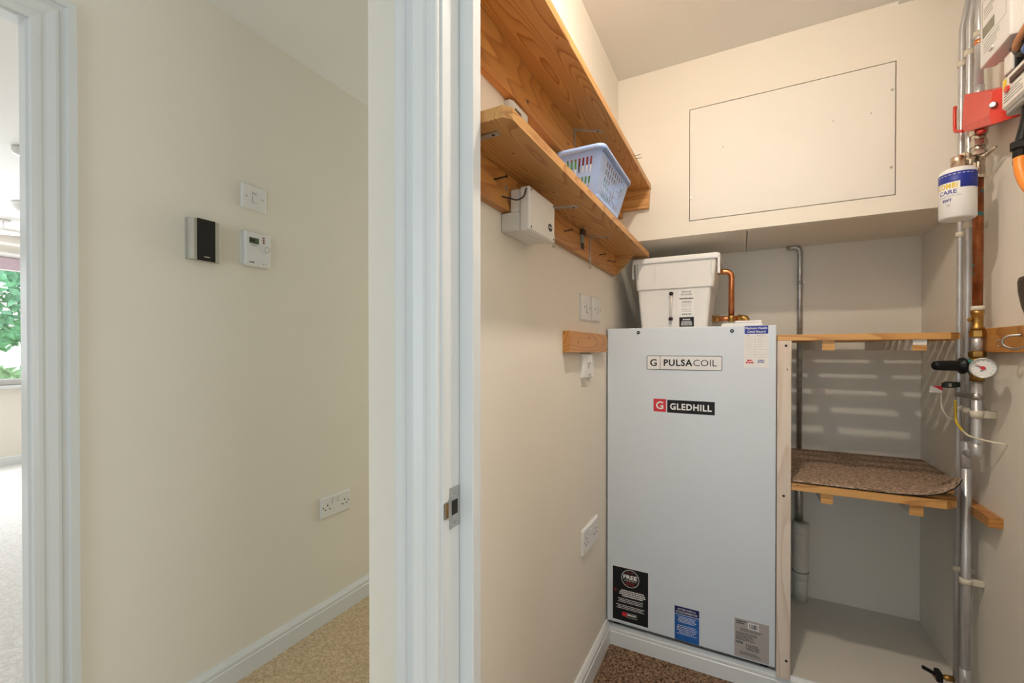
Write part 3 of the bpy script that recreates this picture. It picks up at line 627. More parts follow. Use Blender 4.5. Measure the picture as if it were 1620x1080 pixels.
MB().prism([cpt(0, 0, 0), cpt(1, 0, 0), cpt(1, 1, 0), cpt(0, 1, 0)], (0, 0, 0.003)).build('base', BLUEB, bs)
mb = MB(); cxr, cyr = (b1[0] + b1[1]) / 2, (b1[2] + b1[3]) / 2; hx, hy = (b1[1] - b1[0]) / 2, (b1[3] - b1[2]) / 2
ringp = [(0.0, zb1 - 0.010), (0.008, zb1 - 0.011), (0.009, zb1 - 0.002), (0.006, zb1 + 0.003), (0.0, zb1 + 0.003), (-0.002, zb1)]
loops = [rrect(cxr, cyr, hx + o, hy + o, 0.014 + o, z, 5) for o, z in ringp]; loops.append(loops[0])
mb.loft(loops, cap=False, smooth=True); mb.build('rim', BLUEB, bs)
for x in (-0.352,):
    MB().box(-0.345, -0.335, 1.115, 1.335, zb0 + 0.0, zb0 + 0.014, 0.002).build('foot_rail', BLUEB, bs)
def packet(x, y, hx, hy, h, rot, m0, m1, m2, label):
    r = thing('packet', (x, y, SZ + 0.005), label, 'packet', 'packets in the blue basket')
    u = Vector((math.cos(rot), math.sin(rot), 0)); v = Vector((-u.y, u.x, 0)); w = Vector((0, 0, 1)); c = Vector((x, y, SZ + 0.005))
    for nm, z0, z1, m, k in (('body', 0, h, m0, 1.0), ('band', h * 0.35, h * 0.6, m1, 1.012), ('top_flap', h * 0.80, h * 1.01, m2, 1.012)):
        MB().obox(c + w * (z0 + z1) / 2, u, v, w, hx * k, hy * k, (z1 - z0) / 2, 0.002 if nm == 'body' else 0).build(nm, m, r)
packet(-0.407, 1.140, 0.016, 0.020, 0.100, 0.05, INKW, INKR, GREEN, 'white packet with red band at the near left of the basket')
packet(-0.367, 1.145, 0.017, 0.024, 0.108, -0.05, PAPER, GREEN, INKDR, 'white packet with green band and brown top at the near right of the basket')
packet(-0.402, 1.21, 0.018, 0.030, 0.095, 0.1, INKW, BLACK, INKY, 'white packet with black band in the middle of the basket')
packet(-0.366, 1.225, 0.015, 0.040, 0.112, 0.0, GREEN, INKW, GREEN, 'green packet along the open side of the basket')
packet(-0.39, 1.30, 0.028, 0.020, 0.10, 0.0, INKW, GREEN, GREEN, 'white and green packet at the far end of the basket')

# ---------------------------------------------------------------- boiler
X0, X1, FY, Z0, Z1 = -0.461, 0.104, 1.68, 0.096, 1.234
bo = thing('boiler', (-0.18, 1.95, 0.068), 'tall grey-white hot water boiler cabinet with PULSACOIL badge', 'boiler')
MB().box(X0 + 0.004, X1 - 0.004, FY + 0.024, 2.24, Z0 - 0.006, Z1 - 0.004, 0.003).build('cabinet', ENAMEL, bo)
MB().box(X0, X1, FY, FY + 0.023, Z0, Z1, 0.004, 2).build('front_panel', ENAMEL, bo)
MB().box(X0 + 0.02, X1 - 0.02, 1.74, 2.22, 0.069, Z0 - 0.005).build('plinth', BLACK, bo)
for x in (X0 + 0.03, X1 - 0.03): MB().lathe((x, 1.725, 0.0685), (0, 0, 1), [(0, 0.014), (0.008, 0.014), (0.012, 0.006), (0.024, 0.006)], 16).build('foot', BLACK, bo)
pq = Plane((0, FY, 0), (1, 0, 0), (0, 0, 1))
for x in (-0.343, -0.027):
    mb = MB(); pq.disc(mb, x, 1.217, 0.0062, 0, 0.004, 16, 0.005); k = mb.build('panel_screw', BLACK, bo)
    mb = MB(); pq.disc(mb, x, 1.217, 0.0022, 0.004, 0.0046, 10); mb.build('socket_head', ZINC, k)
mb = MB(); mb.box(-0.063, 0.068, 1.75, 1.83, 1.231, 1.247, 0.004).box(-0.02, 0.066, 1.76, 1.82, 1.2465, 1.256, 0.004); mb.build('top_cover', PLASTIC, bo)
# badge PULSACOIL
mb = MB(); pq.rrect(mb, -0.311, -0.057, 1.0785, 1.1305, 0.005, 0, 0.0006); bd = mb.build('pulsacoil_badge', PAPER, bo)
mb = MB(); pq.ring(mb, -0.311, -0.057, 1.0785, 1.1305, 0.005, 0.0018, 0.0006, 0.0009); pq.rect(mb, -0.2645, -0.263, 1.0795, 1.1295, 0.0006, 0.0009); mb.build('outline', INKB, bd)
write(pq, 'G', -0.2875, 1.0925, 0.0245, INKB, bd, 0.001, bold=0.0006, align='CENTER', width=0.024)
write(pq, 'PULSA', -0.251, 1.094, 0.0225, INKB, bd, 0.001, bold=0.0009, spacing=1.12, width=0.098)
write(pq, 'COIL', -0.150, 1.094, 0.0225, INKB, bd, 0.001, bold=-0.0002, width=0.076)
# badge GLEDHILL
mb = MB(); pq.rect(mb, -0.287, -0.2425, 0.924, 0.971, 0, 0.0006); br = mb.build('red_badge', INKR, bo)
write(pq, 'G', -0.265, 0.934, 0.027, INKW, br, 0.001, bold=0.0008, align='CENTER', width=0.026)
mb = MB(); pq.rect(mb, -0.2385, -0.080, 0.9225, 0.969, 0, 0.0006); br = mb.build('gledhill_badge', INKB, bo)
write(pq, 'GLEDHILL', -0.159, 0.935, 0.0215, INKW, br, 0.001, bold=0.0010, spacing=1.12, align='CENTER', width=0.139)
# warranty sticker
mb = MB(); pq.rect(mb, -0.4415, -0.302, 0.1065, 0.318, 0, 0.0005); st = mb.build('warranty_sticker', PAPER, bo)
mb = MB(); pq.rect(mb, -0.4385, -0.305, 0.1095, 0.315, 0.0005, 0.0007); mb.build('black_ground', INKB, st)
mb = MB(); pq.disc(mb, -0.3715, 0.277, 0.0335, 0.0007, 0.0009, 36); mb.build('white_circle', INKW, st)
mb = MB(); pq.disc(mb, -0.3715, 0.277, 0.0318, 0.0009, 0.0010, 36); mb.build('black_circle', INKB, st)
write(pq, 'FREE', -0.3715, 0.275, 0.0150, INKW, st, 0.0012, bold=0.0007, align='CENTER', width=0.052)
mb = MB(); pq.lines(mb, -0.397, -0.346, 0.265, 0.271, 1, 0.001, 0.0012, 0.8, True); mb.build('small_print', INKG, st)
mb = MB(); pq.lines(mb, -0.392, -0.351, 0.250, 0.263, 2, 0.001, 0.0012, 0.7, True); pq.lines(mb, -0.388, -0.355, 0.292, 0.302, 1, 0.001, 0.0012, 0.4, True); pq.disc(mb, -0.427, 0.224, 0.005, 0.0007, 0.001, 12); mb.build('red_print', INKDR, st)
mb = MB(); pq.lines(mb, -0.417, -0.309, 0.202, 0.230, 4, 0.0007, 0.0009, 0.6, True); pq.lines(mb, -0.431, -0.311, 0.178, 0.196, 3, 0.0007, 0.0009, 0.35, True); pq.lines(mb, -0.428, -0.315, 0.153, 0.171, 3, 0.0007, 0.0009, 0.35, True); mb.build('white_print', INKW, st)
mb = MB(); pq.rect(mb, -0.402, -0.384, 0.1285, 0.1445, 0.0007, 0.0009); mb.build('red_mark', INKR, st)
mb = MB(); pq.ring(mb, -0.383, -0.346, 0.1275, 0.1435, 0.001, 0.0008, 0.0007, 0.0009); pq.lines(mb, -0.380, -0.350, 0.132, 0.140, 1, 0.0007, 0.0009, 0.7); mb.build('maker_name', INKW, st)
# scale inhibitor sticker
mb = MB(); pq.rect(mb, -0.211, -0.1285, 0.0985, 0.193, 0, 0.0005); st = mb.build('inhibitor_sticker', INKMB, bo)
mb = MB(); pq.rect(mb, -0.211, -0.1285, 0.193, 0.221, 0, 0.0005); mb.build('dark_blue_header', mat('navy_print', (0.005, 0.008, 0.10), 0.45, noise=0.05), st)
mb = MB(); pq.rect(mb, -0.211, -0.1285, 0.192, 0.1935, 0.0005, 0.0008); mb.build('white_rule', INKW, st)
write(pq, 'FITTED WITH A', -0.170, 0.2085, 0.0062, INKW, st, 0.0008, bold=0.00012, align='CENTER', width=0.060)
write(pq, 'SCALE INHIBITOR', -0.170, 0.1985, 0.0062, INKW, st, 0.0008, bold=0.00012, align='CENTER', width=0.072)
mb = MB(); pq.lines(mb, -0.205, -0.135, 0.162, 0.186, 5, 0.0005, 0.0008, 0.35, True); pq.lines(mb, -0.204, -0.136, 0.118, 0.154, 6, 0.0005, 0.0008, 0.3, True); mb.build('white_print', INKW, st)
# rating label
mb = MB(); pq.rect(mb, -0.0165, 0.0865, 0.102, 0.232, 0, 0.0005); st = mb.build('rating_label', SILVERLBL, bo)
mb = MB(); x = 0.028
while x < 0.052:
    w_ = random.choice((0.0008, 0.0014, 0.0024)); pq.rect(mb, x, x + w_, 0.206, 0.222, 0.0007, 0.0009); x += w_ + random.choice((0.0008, 0.0014))
pq.lines(mb, -0.012, 0.020, 0.212, 0.226, 2, 0.0005, 0.0008, 0.5); pq.lines(mb, 0.0, 0.07, 0.190, 0.202, 3, 0.0005, 0.0008, 0.35); pq.lines(mb, -0.012, 0.052, 0.158, 0.186, 6, 0.0005, 0.0008, 0.4); pq.lines(mb, -0.012, 0.012, 0.147, 0.155, 2, 0.0005, 0.0008, 0.6); pq.lines(mb, 0.018, 0.066, 0.128, 0.150, 4, 0.0005, 0.0008, 0.4); pq.lines(mb, 0.0, 0.066, 0.110, 0.122, 3, 0.0005, 0.0008, 0.35); mb.build('black_print', INKB, st)
mb = MB(); pq.rect(mb, 0.024, 0.056, 0.203, 0.225, 0.0005, 0.0006); mb.build('barcode_ground', INKW, st)
# health check record
mb = MB(); pq.rect(mb, 0.0095, 0.0815, 1.092, 1.206, 0, 0.0004); st = mb.build('check_record', PAPER, bo)
mb = MB(); pq.rect(mb, 0.0115, 0.0805, 1.2055, 1.2325, 0, 0.0006); mb.build('blue_header', INKBL, st)
write(pq, 'Platinum Health', 0.046, 1.2215, 0.0068, INKW, st, 0.0008, bold=0.00015, align='CENTER', width=0.064)
write(pq, 'Check Record', 0.046, 1.2100, 0.0068, INKW, st, 0.0008, bold=0.00015, align='CENTER', width=0.053)
mb = MB()
for k in range(9): pq.rect(mb, 0.011, 0.080, 1.1965 - 0.0087 * k, 1.1969 - 0.0087 * k, 0.0004, 0.0006)
pq.rect(mb, 0.0432, 0.0436, 1.126, 1.203, 0.0004, 0.0006); mb.build('table_lines', INKG, st)
mb = MB(); pq.lines(mb, 0.018, 0.028, 1.1985, 1.202, 1, 0.0004, 0.0006, 0.5); pq.lines(mb, 0.047, 0.074, 1.1985, 1.202, 1, 0.0004, 0.0006, 0.5)
for k in range(5): pq.lines(mb, 0.014, 0.038, 1.1895 - 0.0087 * k, 1.1935 - 0.0087 * k, 1, 0.0004, 0.0006, 0.18); pq.lines(mb, 0.050, 0.068, 1.1895 - 0.0087 * k, 1.1935 - 0.0087 * k, 1, 0.0004, 0.0006, 0.18)
mb.build('handwriting', INKG, st)
mb = MB(); pq.lines(mb, 0.018, 0.036, 1.110, 1.1185, 1, 0.0004, 0.0006, 0.6, True); pq.lines(mb, 0.014, 0.040, 1.103, 1.111, 1, 0.0004, 0.0006, 0.6, True); mb.build('red_print', INKR, st)
mb = MB(); pq.lines(mb, 0.050, 0.070, 1.106, 1.118, 2, 0.0004, 0.0006, 0.5, True); mb.build('blue_print', INKBL, st)

# ---------------------------------------------------------------- header tank on the boiler
tk = thing('header_tank', (-0.23, 1.95, Z1), 'white plastic header tank with lid standing on the boiler', 'tank')
TY0, TY1 = 1.800, 2.12
def sec(x0, x1, y0, y1, z, r=0.012): return rrect((x0 + x1) / 2, (y0 + y1) / 2, (x1 - x0) / 2, (y1 - y0) / 2, r, z, 4)
MB().loft([sec(-0.359, -0.113, TY0 + 0.014, TY1 - 0.02, Z1), sec(-0.372, -0.0985, TY0 + 0.004, TY1 - 0.01, 1.394)]).build('body', PLASTIC2, tk)
mb = MB(); mb.loft([sec(-0.373, -0.096, TY0 + 0.002, TY1 - 0.009, 1.389), sec(-0.3755, -0.091, TY0 - 0.002, TY1 - 0.006, 1.393), sec(-0.383, -0.080, TY0 - 0.006, TY1, 1.497)]); mb.build('collar', PLASTIC2, tk)
mb = MB(); mb.loft([sec(-0.390, -0.069, TY0 - 0.012, TY1 + 0.006, 1.495), sec(-0.391, -0.068, TY0 - 0.013, TY1 + 0.007, 1.500), sec(-0.390, -0.069, TY0 - 0.012, TY1 + 0.006, 1.512), sec(-0.384, -0.075, TY0 - 0.006, TY1, 1.516)]); lid = mb.build('lid', PLASTIC, tk)
MB().loft([sec(-0.345, -0.115, TY0 + 0.03, TY1 - 0.04, 1.515), sec(-0.34, -0.12, TY0 + 0.035, TY1 - 0.045, 1.524)]).build('lid_panel', PLASTIC, lid)
for x0_, x1_ in ((-0.390, -0.384), (-0.366, -0.3635), (-0.100, -0.0975), (-0.0775, -0.069)):
    MB().box(x0_, x1_, TY0 - 0.012, TY0 + 0.006, 1.437, 1.496, 0.001).build('rib', PLASTIC, tk)
MB().box(-0.300, -0.2985, TY0 - 0.0105, TY0 + 0.0, 1.42, 1.49).build('rib', PLASTIC2, tk)
pt = Plane((0, TY0 + 0.0048, 0), (1, 0, 0), Vector((0, -0.010, 0.16)))
def tz(z): return z - 0.0
pt = Plane((0, TY0 + 0.0146, Z1), (1, 0, 0), (0, -0.0110, 0.160))
mb = MB(); mb.tube([pt.p(-0.2445, 0.018, 0.006), pt.p(-0.2415, 0.148, 0.006)], 0.0045, 10); mb.build('sight_tube', mat('clear_tube', (0.70, 0.66, 0.60), 0.2, noise=0.02), tk)
for a, bb in ((-0.2445, 0.040), (-0.2418, 0.138)):
    mb = MB(); pt.disc(mb, a, bb, 0.0085, 0.002, 0.013, 16, 0.007); k = mb.build('tube_valve', BLACK, tk)
    mb = MB(); pt.disc(mb, a + 0.002, bb + 0.001, 0.0022, 0.013, 0.0136, 8); mb.build('screw_slot', INKDR, k)
mb = MB(); pt.rect(mb, -0.217, -0.160, 0.048, 0.153, 0.0003, 0.0008); lb = mb.build('paper_label', mat('label_paper', (0.84, 0.82, 0.80), 0.5, noise=0.01), tk)
write(pt, 'Manual', -0.187, 0.140, 0.0075, INKB, lb, 0.0011, align='CENTER', width=0.031)
write(pt, 'fill model', -0.187, 0.1295, 0.0075, INKB, lb, 0.0011, align='CENTER', width=0.038)
mb = MB(); pt.lines(mb, -0.212, -0.162, 0.112, 0.119, 1, 0.0008, 0.0011, 0.7, True); pt.lines(mb, -0.208, -0.164, 0.100, 0.105, 1, 0.0008, 0.0011, 0.6, True); pt.lines(mb, -0.206, -0.166, 0.053, 0.058, 1, 0.0008, 0.0011, 0.7, True); mb.build('heading_print', INKB, lb)
mb = MB(); pt.lines(mb, -0.209, -0.164, 0.083, 0.098, 4, 0.0008, 0.001, 0.25, True); pt.lines(mb, -0.206, -0.166, 0.063, 0.079, 4, 0.0008, 0.001, 0.25, True); mb.build('small_print', INKG, lb)
mb = MB(); pt.rect(mb, -0.213, -0.160, 0.008, 0.045, 0.0003, 0.0009); lb = mb.build('black_label', INKB, tk)
mb = MB(); pt.lines(mb, -0.204, -0.168, 0.033, 0.038, 1, 0.0009, 0.0012, 0.8, True); pt.lines(mb, -0.208, -0.164, 0.011, 0.030, 5, 0.0009, 0.0012, 0.5, True); mb.build('white_print', INKW, lb)
cpp = thing('copper_pipework', (-0.034, 1.95, Z1 + 0.03), 'bright copper pipe loop with brass fittings beside the header tank', 'pipe')
MB().tube(fillet([(-0.088, 1.95, 1.466), (-0.034, 1.95, 1.466), (-0.034, 1.95, 1.285)], 0.035, 8), 0.0108).build('pipe', COPPER, cpp)
MB().tube([(-0.098, 1.95, 1.277), (-0.010, 1.95, 1.277)], 0.0105).build('pipe', COPPER, cpp)
for x0_, L_ in ((-0.104, 0.010), (-0.092, 0.014), (-0.012, 0.012)):
    MB().lathe((x0_, 1.95, 1.277), (1, 0, 0), [(0, 0.0125), (0.002, 0.0155), (L_ - 0.002, 0.0155), (L_, 0.0125)], 6, False).build('nut', BRASS, cpp)
MB().lathe((-0.034, 1.95, 1.264), (0, 0, 1), [(0, 0.010), (0.002, 0.0145), (0.022, 0.0145), (0.026, 0.0115)], 16).build('tee', BRASS, cpp)
MB().tube(fillet([(-0.002, 1.95, 1.277), (0.018, 1.95, 1.277), (0.018, 1.95, 1.248)], 0.012, 6), 0.0125).build('elbow', BRASS, cpp)

# ---------------------------------------------------------------- alcove: post, slatted shelf, carpeted shelf
MB_ = MB().box(0.1065, 0.1465, 1.681, 1.716, 0.0685, 1.1815, 0.0015)
po_ = thing('timber_post', (0.126, 1.70, 0.0685), 'pale planed timber post beside the boiler', 'post')
MB_.build('timber', PALEWOOD, po_)
pw = Plane((0, 1.681, 0), (1, 0, 0), (0, 0, 1))
for x, z in ((0.131, 1.165), (0.126, 0.672), (0.135, 0.13)):
    mb = MB(); pw.disc(mb, x, z, 0.0042, -0.0004, 0.0006, 10); mb.build('screw_hole', DARKSTEEL, po_)
def slat_shelf(name, z, front, x0, pitch, n, label, w=0.031, th=0.019, xs=(0.246, 0.465), thin=0.033, y_last=2.252):
    r = thing(name, (0.35, 1.98, z - thin), label, 'shelf')
    for k in range(n):
        y = front + pitch * k; mb = MB(); xe = 0.572
        if k == 0: mb.prism([(x0, y, z), (0.530, y, z), (0.560, y + 0.036, z), (0.560, y + w, z), (x0, y + w, z)], (0, 0, th))
        else: mb.box(x0, xe if y < 1.86 else RX - 0.003, y, y + w, z, z + th, 0.001)
        mb.build('slat', PINEX, r)
    for x in xs:
        sup = MB().box(x - 0.016, x + 0.016, front + 0.010, y_last, z - thin, z - 0.0003, 0.001).build('support', PALEPAINT, r)
        MB().box(x - 0.016, x + 0.016, front + 0.0085, front + 0.0099, z - thin, z - 0.0003).build('sawn_end', PINEX, sup)
    return r
sh = slat_shelf('slatted_shelf', 1.1825, 1.682, 0.1075, 0.0655, 9, 'slatted pine shelf above the empty alcove space')
p2 = Plane((0.465, 1.69, 0), (1, 0, 0), (0, 0, 1))
MB().box(0.4495, 0.4805, 1.6890, 1.6904, 1.1660, 1.182).build('sawn_end_paint', PAPER, sh)
sh2 = slat_shelf('carpeted_shelf', 0.690, 1.700, 0.149, 0.0655, 9, 'pine shelf with a carpet offcut lying on it', th=0.022)
# carpet offcut curling up at the right
XT = (0.0, 0.36, 0.60, 0.70, 0.80, 0.88, 0.94, 0.975, 1.0)
FRONT = ((0.152, 0.7135), (0.30, 0.7135), (0.40, 0.7135), (0.445, 0.7150), (0.490, 0.7200), (0.525, 0.7320), (0.548, 0.7480), (0.560, 0.7640), (0.566, 0.7800))
def coff(y, off):
    t = max(0.0, min(1.0, (y - 1.72) / 0.16)); t = t * t * (3 - 2 * t); pr = []
    for i, (x, z) in enumerate(FRONT):
        xb = 0.152 + (0.628 - 0.152) * XT[i]
        pr.append((x * (1 - t) + xb * t, z * (1 - t) + 0.7135 * t))
    if t < 1: pr = [(min(x, 0.570), z) for x, z in pr]
    out = []
    for i, (x, z) in enumerate(pr):
        a = pr[max(i - 1, 0)]; b_ = pr[min(i + 1, len(pr) - 1)]; d = Vector((b_[0] - a[0], b_[1] - a[1])).normalized()
        out.append(Vector((x - d.y * off, y, z + d.x * off)))
    return out
def sheet(o0, o1):
    lo = []
    for y in (1.708, 1.73, 1.76, 1.79, 1.82, 1.85, 1.875, 1.92, 2.05, 2.257):
        a = coff(y, o0); b_ = coff(y, o1); lo.append(a + b_[::-1])
    return lo
ca = thing('carpet_offcut', (0.36, 1.99, 0.7125), 'brown carpet offcut curling up against the pipes on the lower alcove shelf', 'carpet')
MB().loft(sheet(0.0028, 0.0095)).build('pile', CARPETO, ca)
MB().loft(sheet(0.0, 0.0028)).build('backing', BLACK, ca)
# metal conduit on the back wall
cn = thing('steel_conduit', (0.226, 2.27, 0.4), 'steel conduit running down the alcove back wall', 'conduit')
MB().tube(fillet([(0.178, 2.272, 1.601), (0.227, 2.272, 1.601), (0.227, 2.272, 0.395)], 0.045, 10), 0.0102).build('conduit', ZINC, cn)
MB().lathe((0.227, 2.272, 1.452), (0, 0, -1), [(0, 0.0102), (0.001, 0.0135), (0.012, 0.0135), (0.013, 0.0102)], 16).box(0.208, 0.246, 2.284, 2.294, 1.441, 1.451).build('saddle', ZINC, cn)
MB().lathe((0.227, 2.272, 0.60), (0, 0, -1), [(0, 0.0105), (0.004, 0.0135), (0.07, 0.0145), (0.09, 0.016), (0.21, 0.016)], 16).build('sleeve', ZINC, cn)
wp = thing('waste_pipe', (0.232, 2.25, 0.0685), 'off-white plastic waste pipe coupling standing on the platform', 'pipe')
MB().lathe((0.232, 2.255, 0.069), (0, 0, 1), [(0, 0.026), (0.09, 0.026), (0.091, 0.0245)], 24).build('pipe', WASTE, wp)
MB().lathe((0.232, 2.255, 0.158), (0, 0, 1), [(0, 0.026), (0.002, 0.0305), (0.032, 0.0305), (0.035, 0.029), (0.20, 0.029), (0.203, 0.031), (0.245, 0.031), (0.247, 0.024), (0.2465, 0.017)], 24).build('coupling', WASTE, wp)
for z in (0.192, 0.362): MB().lathe((0.232, 2.255, z), (0, 0, 1), [(0, 0.0300), (0.0015, 0.0312), (0.003, 0.0300)], 24).build('seal_ring', BLACK, wp)

# ---------------------------------------------------------------- pipes on the right wall
AX = 0.596
def clip(parent, x, y, z, r, m=CREAMPL, h=0.017):
    mb = MB(); mb.lathe((x, y, z - h / 2), (0, 0, 1), [(0, r + 0.0003), (0.0005, r + 0.0032), (h - 0.0005, r + 0.0032), (h, r + 0.0003)], 16)
    mb.box(x + r - 0.001, RX - 0.0005, y - 0.006, y + 0.006, z - h / 2, z + h / 2, 0.001); mb.build('clip', m, parent)
def pipe(parent, x, y, z0, z1, r, m=SILVERP): return MB().tube([(x, y, z0), (x, y, z1)], r, 16).build('pipe', m, parent)
p1 = thing('water_pipe', (AX, 1.83, 0.07), 'thin silver painted pipe furthest left of the pipes on the right wall', 'pipe', 'pipes on the right wall')
MB().tube(fillet([(AX + 0.0, 1.838, 0.0685), (AX, 1.832, 1.0), (AX, 1.824, 2.13), (AX + 0.02, 1.80, 2.285)], 0.10, 6), 0.0077, 16).build('pipe', SILVERP, p1)
for z, y in ((2.025, 1.8255), (1.505, 1.829), (0.972, 1.833), (0.474, 1.836)): clip(p1, AX, y, z, 0.0077)
p2_ = thing('water_pipe', (AX, 1.776, 0.07), 'silver painted pipe between the thin one and the one with the gauge', 'pipe', 'pipes on the right wall')
MB().tube(fillet([(AX, 1.777, 0.86), (AX, 1.777, 1.3), (AX, 1.773, 2.12), (AX + 0.02, 1.75, 2.285)], 0.10, 6), 0.0080, 16).build('pipe', SILVERP, p2_)
MB().tube([(AX, 1.777, 0.0685), (AX, 1.777, 0.83)], 0.0111, 16).build('pipe', SILVERP, p2_)
MB().lathe((AX, 1.777, 0.80), (0, 0, 1), [(0, 0.0111), (0.001, 0.0128), (0.075, 0.0128), (0.08, 0.0085)], 16).build('tee', SILVERP, p2_)
MB().lathe((AX, 1.777, 0.20), (0, 0, -1), [(0, 0.0111), (0.001, 0.0128), (0.055, 0.0128), (0.056, 0.0111)], 16).build('coupling', SILVERP, p2_)
for z in (2.03, 1.52, 0.972): clip(p2_, AX, 1.776, z, 0.0082)
clip(p2_, AX, 1.777, 0.462, 0.0113)
p3 = thing('water_pipe', (AX, 1.715, 0.84), 'pipe with brass valves, tarnished copper length and round gauge', 'pipe', 'pipes on the right wall')
PY = 1.715
pipe(p3, AX, PY, 1.90, 2.288, 0.0095)
clip(p3, AX, PY, 2.045, 0.0095)
MB().lathe((AX, PY, 2.03), (0, 0, -1), [(0, 0.0097), (0.001, 0.0108), (0.012, 0.0108), (0.013, 0.0097)], 16).build('copper_band', COPPER, p3)
MB().lathe((AX, PY, 1.90), (0, 0, -1), [(0, 0.0112), (0.02, 0.0118), (0.06, 0.0118), (0.12, 0.013)], 16).build('sleeve', SILVERP, p3)
# nickel valve stack
for z0_, z1_, rr, n_ in ((1.760, 1.786, 0.0190, 6), (1.746, 1.760, 0.0155, 20), (1.727, 1.746, 0.0185, 6), (1.716, 1.727, 0.0150, 20), (1.702, 1.716, 0.0185, 6)):
    MB().lathe((AX, PY, z0_), (0, 0, 1), [(0, rr - 0.0015), (0.0015, rr), (z1_ - z0_ - 0.0015, rr), (z1_ - z0_, rr - 0.0015)], n_, n_ > 6).build('nut', NICKEL, p3)
MB().lathe((AX, PY, 1.637), (0, 0, 1), [(0, 0.0135), (0.002, 0.0165), (0.012, 0.0165), (0.014, 0.0135), (0.04, 0.0135), (0.066, 0.0150)], 18).tube([(AX, PY, 1.692), (0.546, 1.668, 1.692)], 0.0085).build('valve_body', NICKEL, p3)
MB().tube(fillet([(AX - 0.005, PY - 0.008, 1.690), (AX + 0.005, PY - 0.035, 1.690), (AX + 0.010, PY - 0.070, 1.697)], 0.01, 4), [0.007] * 2 + [0.006] * 4 + [0.0035] * 1).build('drain_spigot', NICKEL, p3)
MB().lathe((0.560, 1.681, 1.692), (-0.73, -0.69, 0), [(0, 0.0125), (0.002, 0.014), (0.013, 0.014), (0.015, 0.011)], 6, False).build('nut', NICKEL, p3)
MB().tube([(AX, PY, 1.277), (AX, PY, 1.640)], 0.0112, 16).build('copper_pipe', COPPEROLD, p3)
MB().lathe((AX, PY, 1.276), (0, 0, -1), [(0, 0.0120), (0.001, 0.0148), (0.012, 0.0148), (0.013, 0.0125)], 16).build('tape_collar', CREAMPL, p3)
MB().lathe((AX, PY, 1.263), (0, 0, -1), [(0, 0.0145), (0.010, 0.0145), (0.012, 0.0125), (0.045, 0.0125), (0.047, 0.0145), (0.056, 0.0145)], 18).build('stop_valve', BRASS, p3)
MB().lathe((AX, PY, 1.207), (0, 0, -1), [(0, 0.015), (0.002, 0.0168), (0.018, 0.0168), (0.02, 0.014)], 6, False).build('nut', BRASS, p3)
MB().lathe((AX - 0.012, PY, 1.237), (-0.7, -0.7, 0), [(0, 0.004), (0.006, 0.004), (0.007, 0.006), (0.012, 0.005)], 12).build('valve_screw', BRASS, p3)
pipe(p3, AX, PY, 1.145, 1.19, 0.0112)
# pressure reducing valve with black handle and gauge
MB().lathe((AX, PY, 1.148), (0, 0, -1), [(0, 0.0155), (0.003, 0.0185), (0.016, 0.0185), (0.018, 0.015)], 6, False).build('nut', BRASS, p3)
MB().lathe((AX, PY, 1.131), (0, 0, -1), [(0, 0.014), (0.012, 0.019), (0.044, 0.019), (0.054, 0.014), (0.068, 0.0165)], 18).build('reducer_body', BRASS, p3)
hd = Vector((-0.98, -0.16, 0.0)).normalized(); hb = Vector((AX - 0.012, PY - 0.010, 1.106))
MB().lathe(hb, hd, [(0, 0.016), (0.004, 0.019), (0.018, 0.0195), (0.020, 0.017)], 18).build('verdigris_collar', VERDI, p3)
MB().lathe(hb + hd * 0.018, hd, [(0, 0.020), (0.004, 0.0235), (0.009, 0.0235), (0.013, 0.0155), (0.020, 0.0150), (0.062, 0.0140), (0.070, 0.0125), (0.073, 0.009)], 20).build('black_handle', BLACK, p3)
gc = Vector((0.572, 1.610, 1.103)); gn = (Vector((0, 0, 1.15)) - gc); gn.z = 0; gn = (gn.normalized() + Vector((-0.12, 0.04, 0.0))).normalized()
gu = Vector((0, 0, 1)).cross(gn).normalized(); pg = Plane(gc, gu, (0, 0, 1))
MB().tube([gc - pg.n * 0.02, Vector((AX, PY - 0.012, 1.103))], 0.008).build('gauge_stem', BRASS, p3)
gg = MB().lathe(gc, pg.n, [(-0.020, 0.019), (-0.018, 0.0255), (0.006, 0.0270), (0.009, 0.0265), (0.009, 0.0238), (0.0045, 0.0236)], 36).build('gauge', STEEL, p3)
mb = MB(); pg.disc(mb, 0, 0, 0.0236, 0.0045, 0.0050, 36); mb.build('dial_face', INKW, gg)
mb = MB()
for k in range(11):
    a = math.radians(225 - 27 * k); d = Vector((math.cos(a), math.sin(a)))
    q = [pg.p(d.x * r_ - d.y * w_, d.y * r_ + d.x * w_, 0.0052) for r_, w_ in ((0.0175, -0.0005), (0.021, -0.0005), (0.021, 0.0005), (0.0175, 0.0005))]
    mb.prism(q, pg.n * 0.0002)
pg.rect(mb, -0.0055, -0.001, -0.0095, -0.006, 0.005, 0.0052); mb.build('dial_marks', INKG, gg)
def needle(ang, l, w, m, h):
    a = math.radians(ang); d = Vector((math.cos(a), math.sin(a))); mb = MB()
    mb.prism([pg.p(d.x * r_ - d.y * w_, d.y * r_ + d.x * w_, h) for r_, w_ in ((-0.005, -w), (l, -w * 0.5), (l, w * 0.5), (-0.005, w))], pg.n * 0.0004); mb.build('needle', m, gg)
needle(158, 0.018, 0.0009, INKB, 0.0056); needle(140, 0.019, 0.0006, INKR, 0.0062)
mb = MB(); pg.disc(mb, 0, 0, 0.0048, 0.0062, 0.0085, 16); mb.build('hub', INKR, gg)
MB().tube(fillet([(AX, PY, 1.064), (AX, PY, 0.852), (AX, 1.777, 0.846)], 0.018, 6), 0.0113, 16).build('pipe', SILVERP, p3)
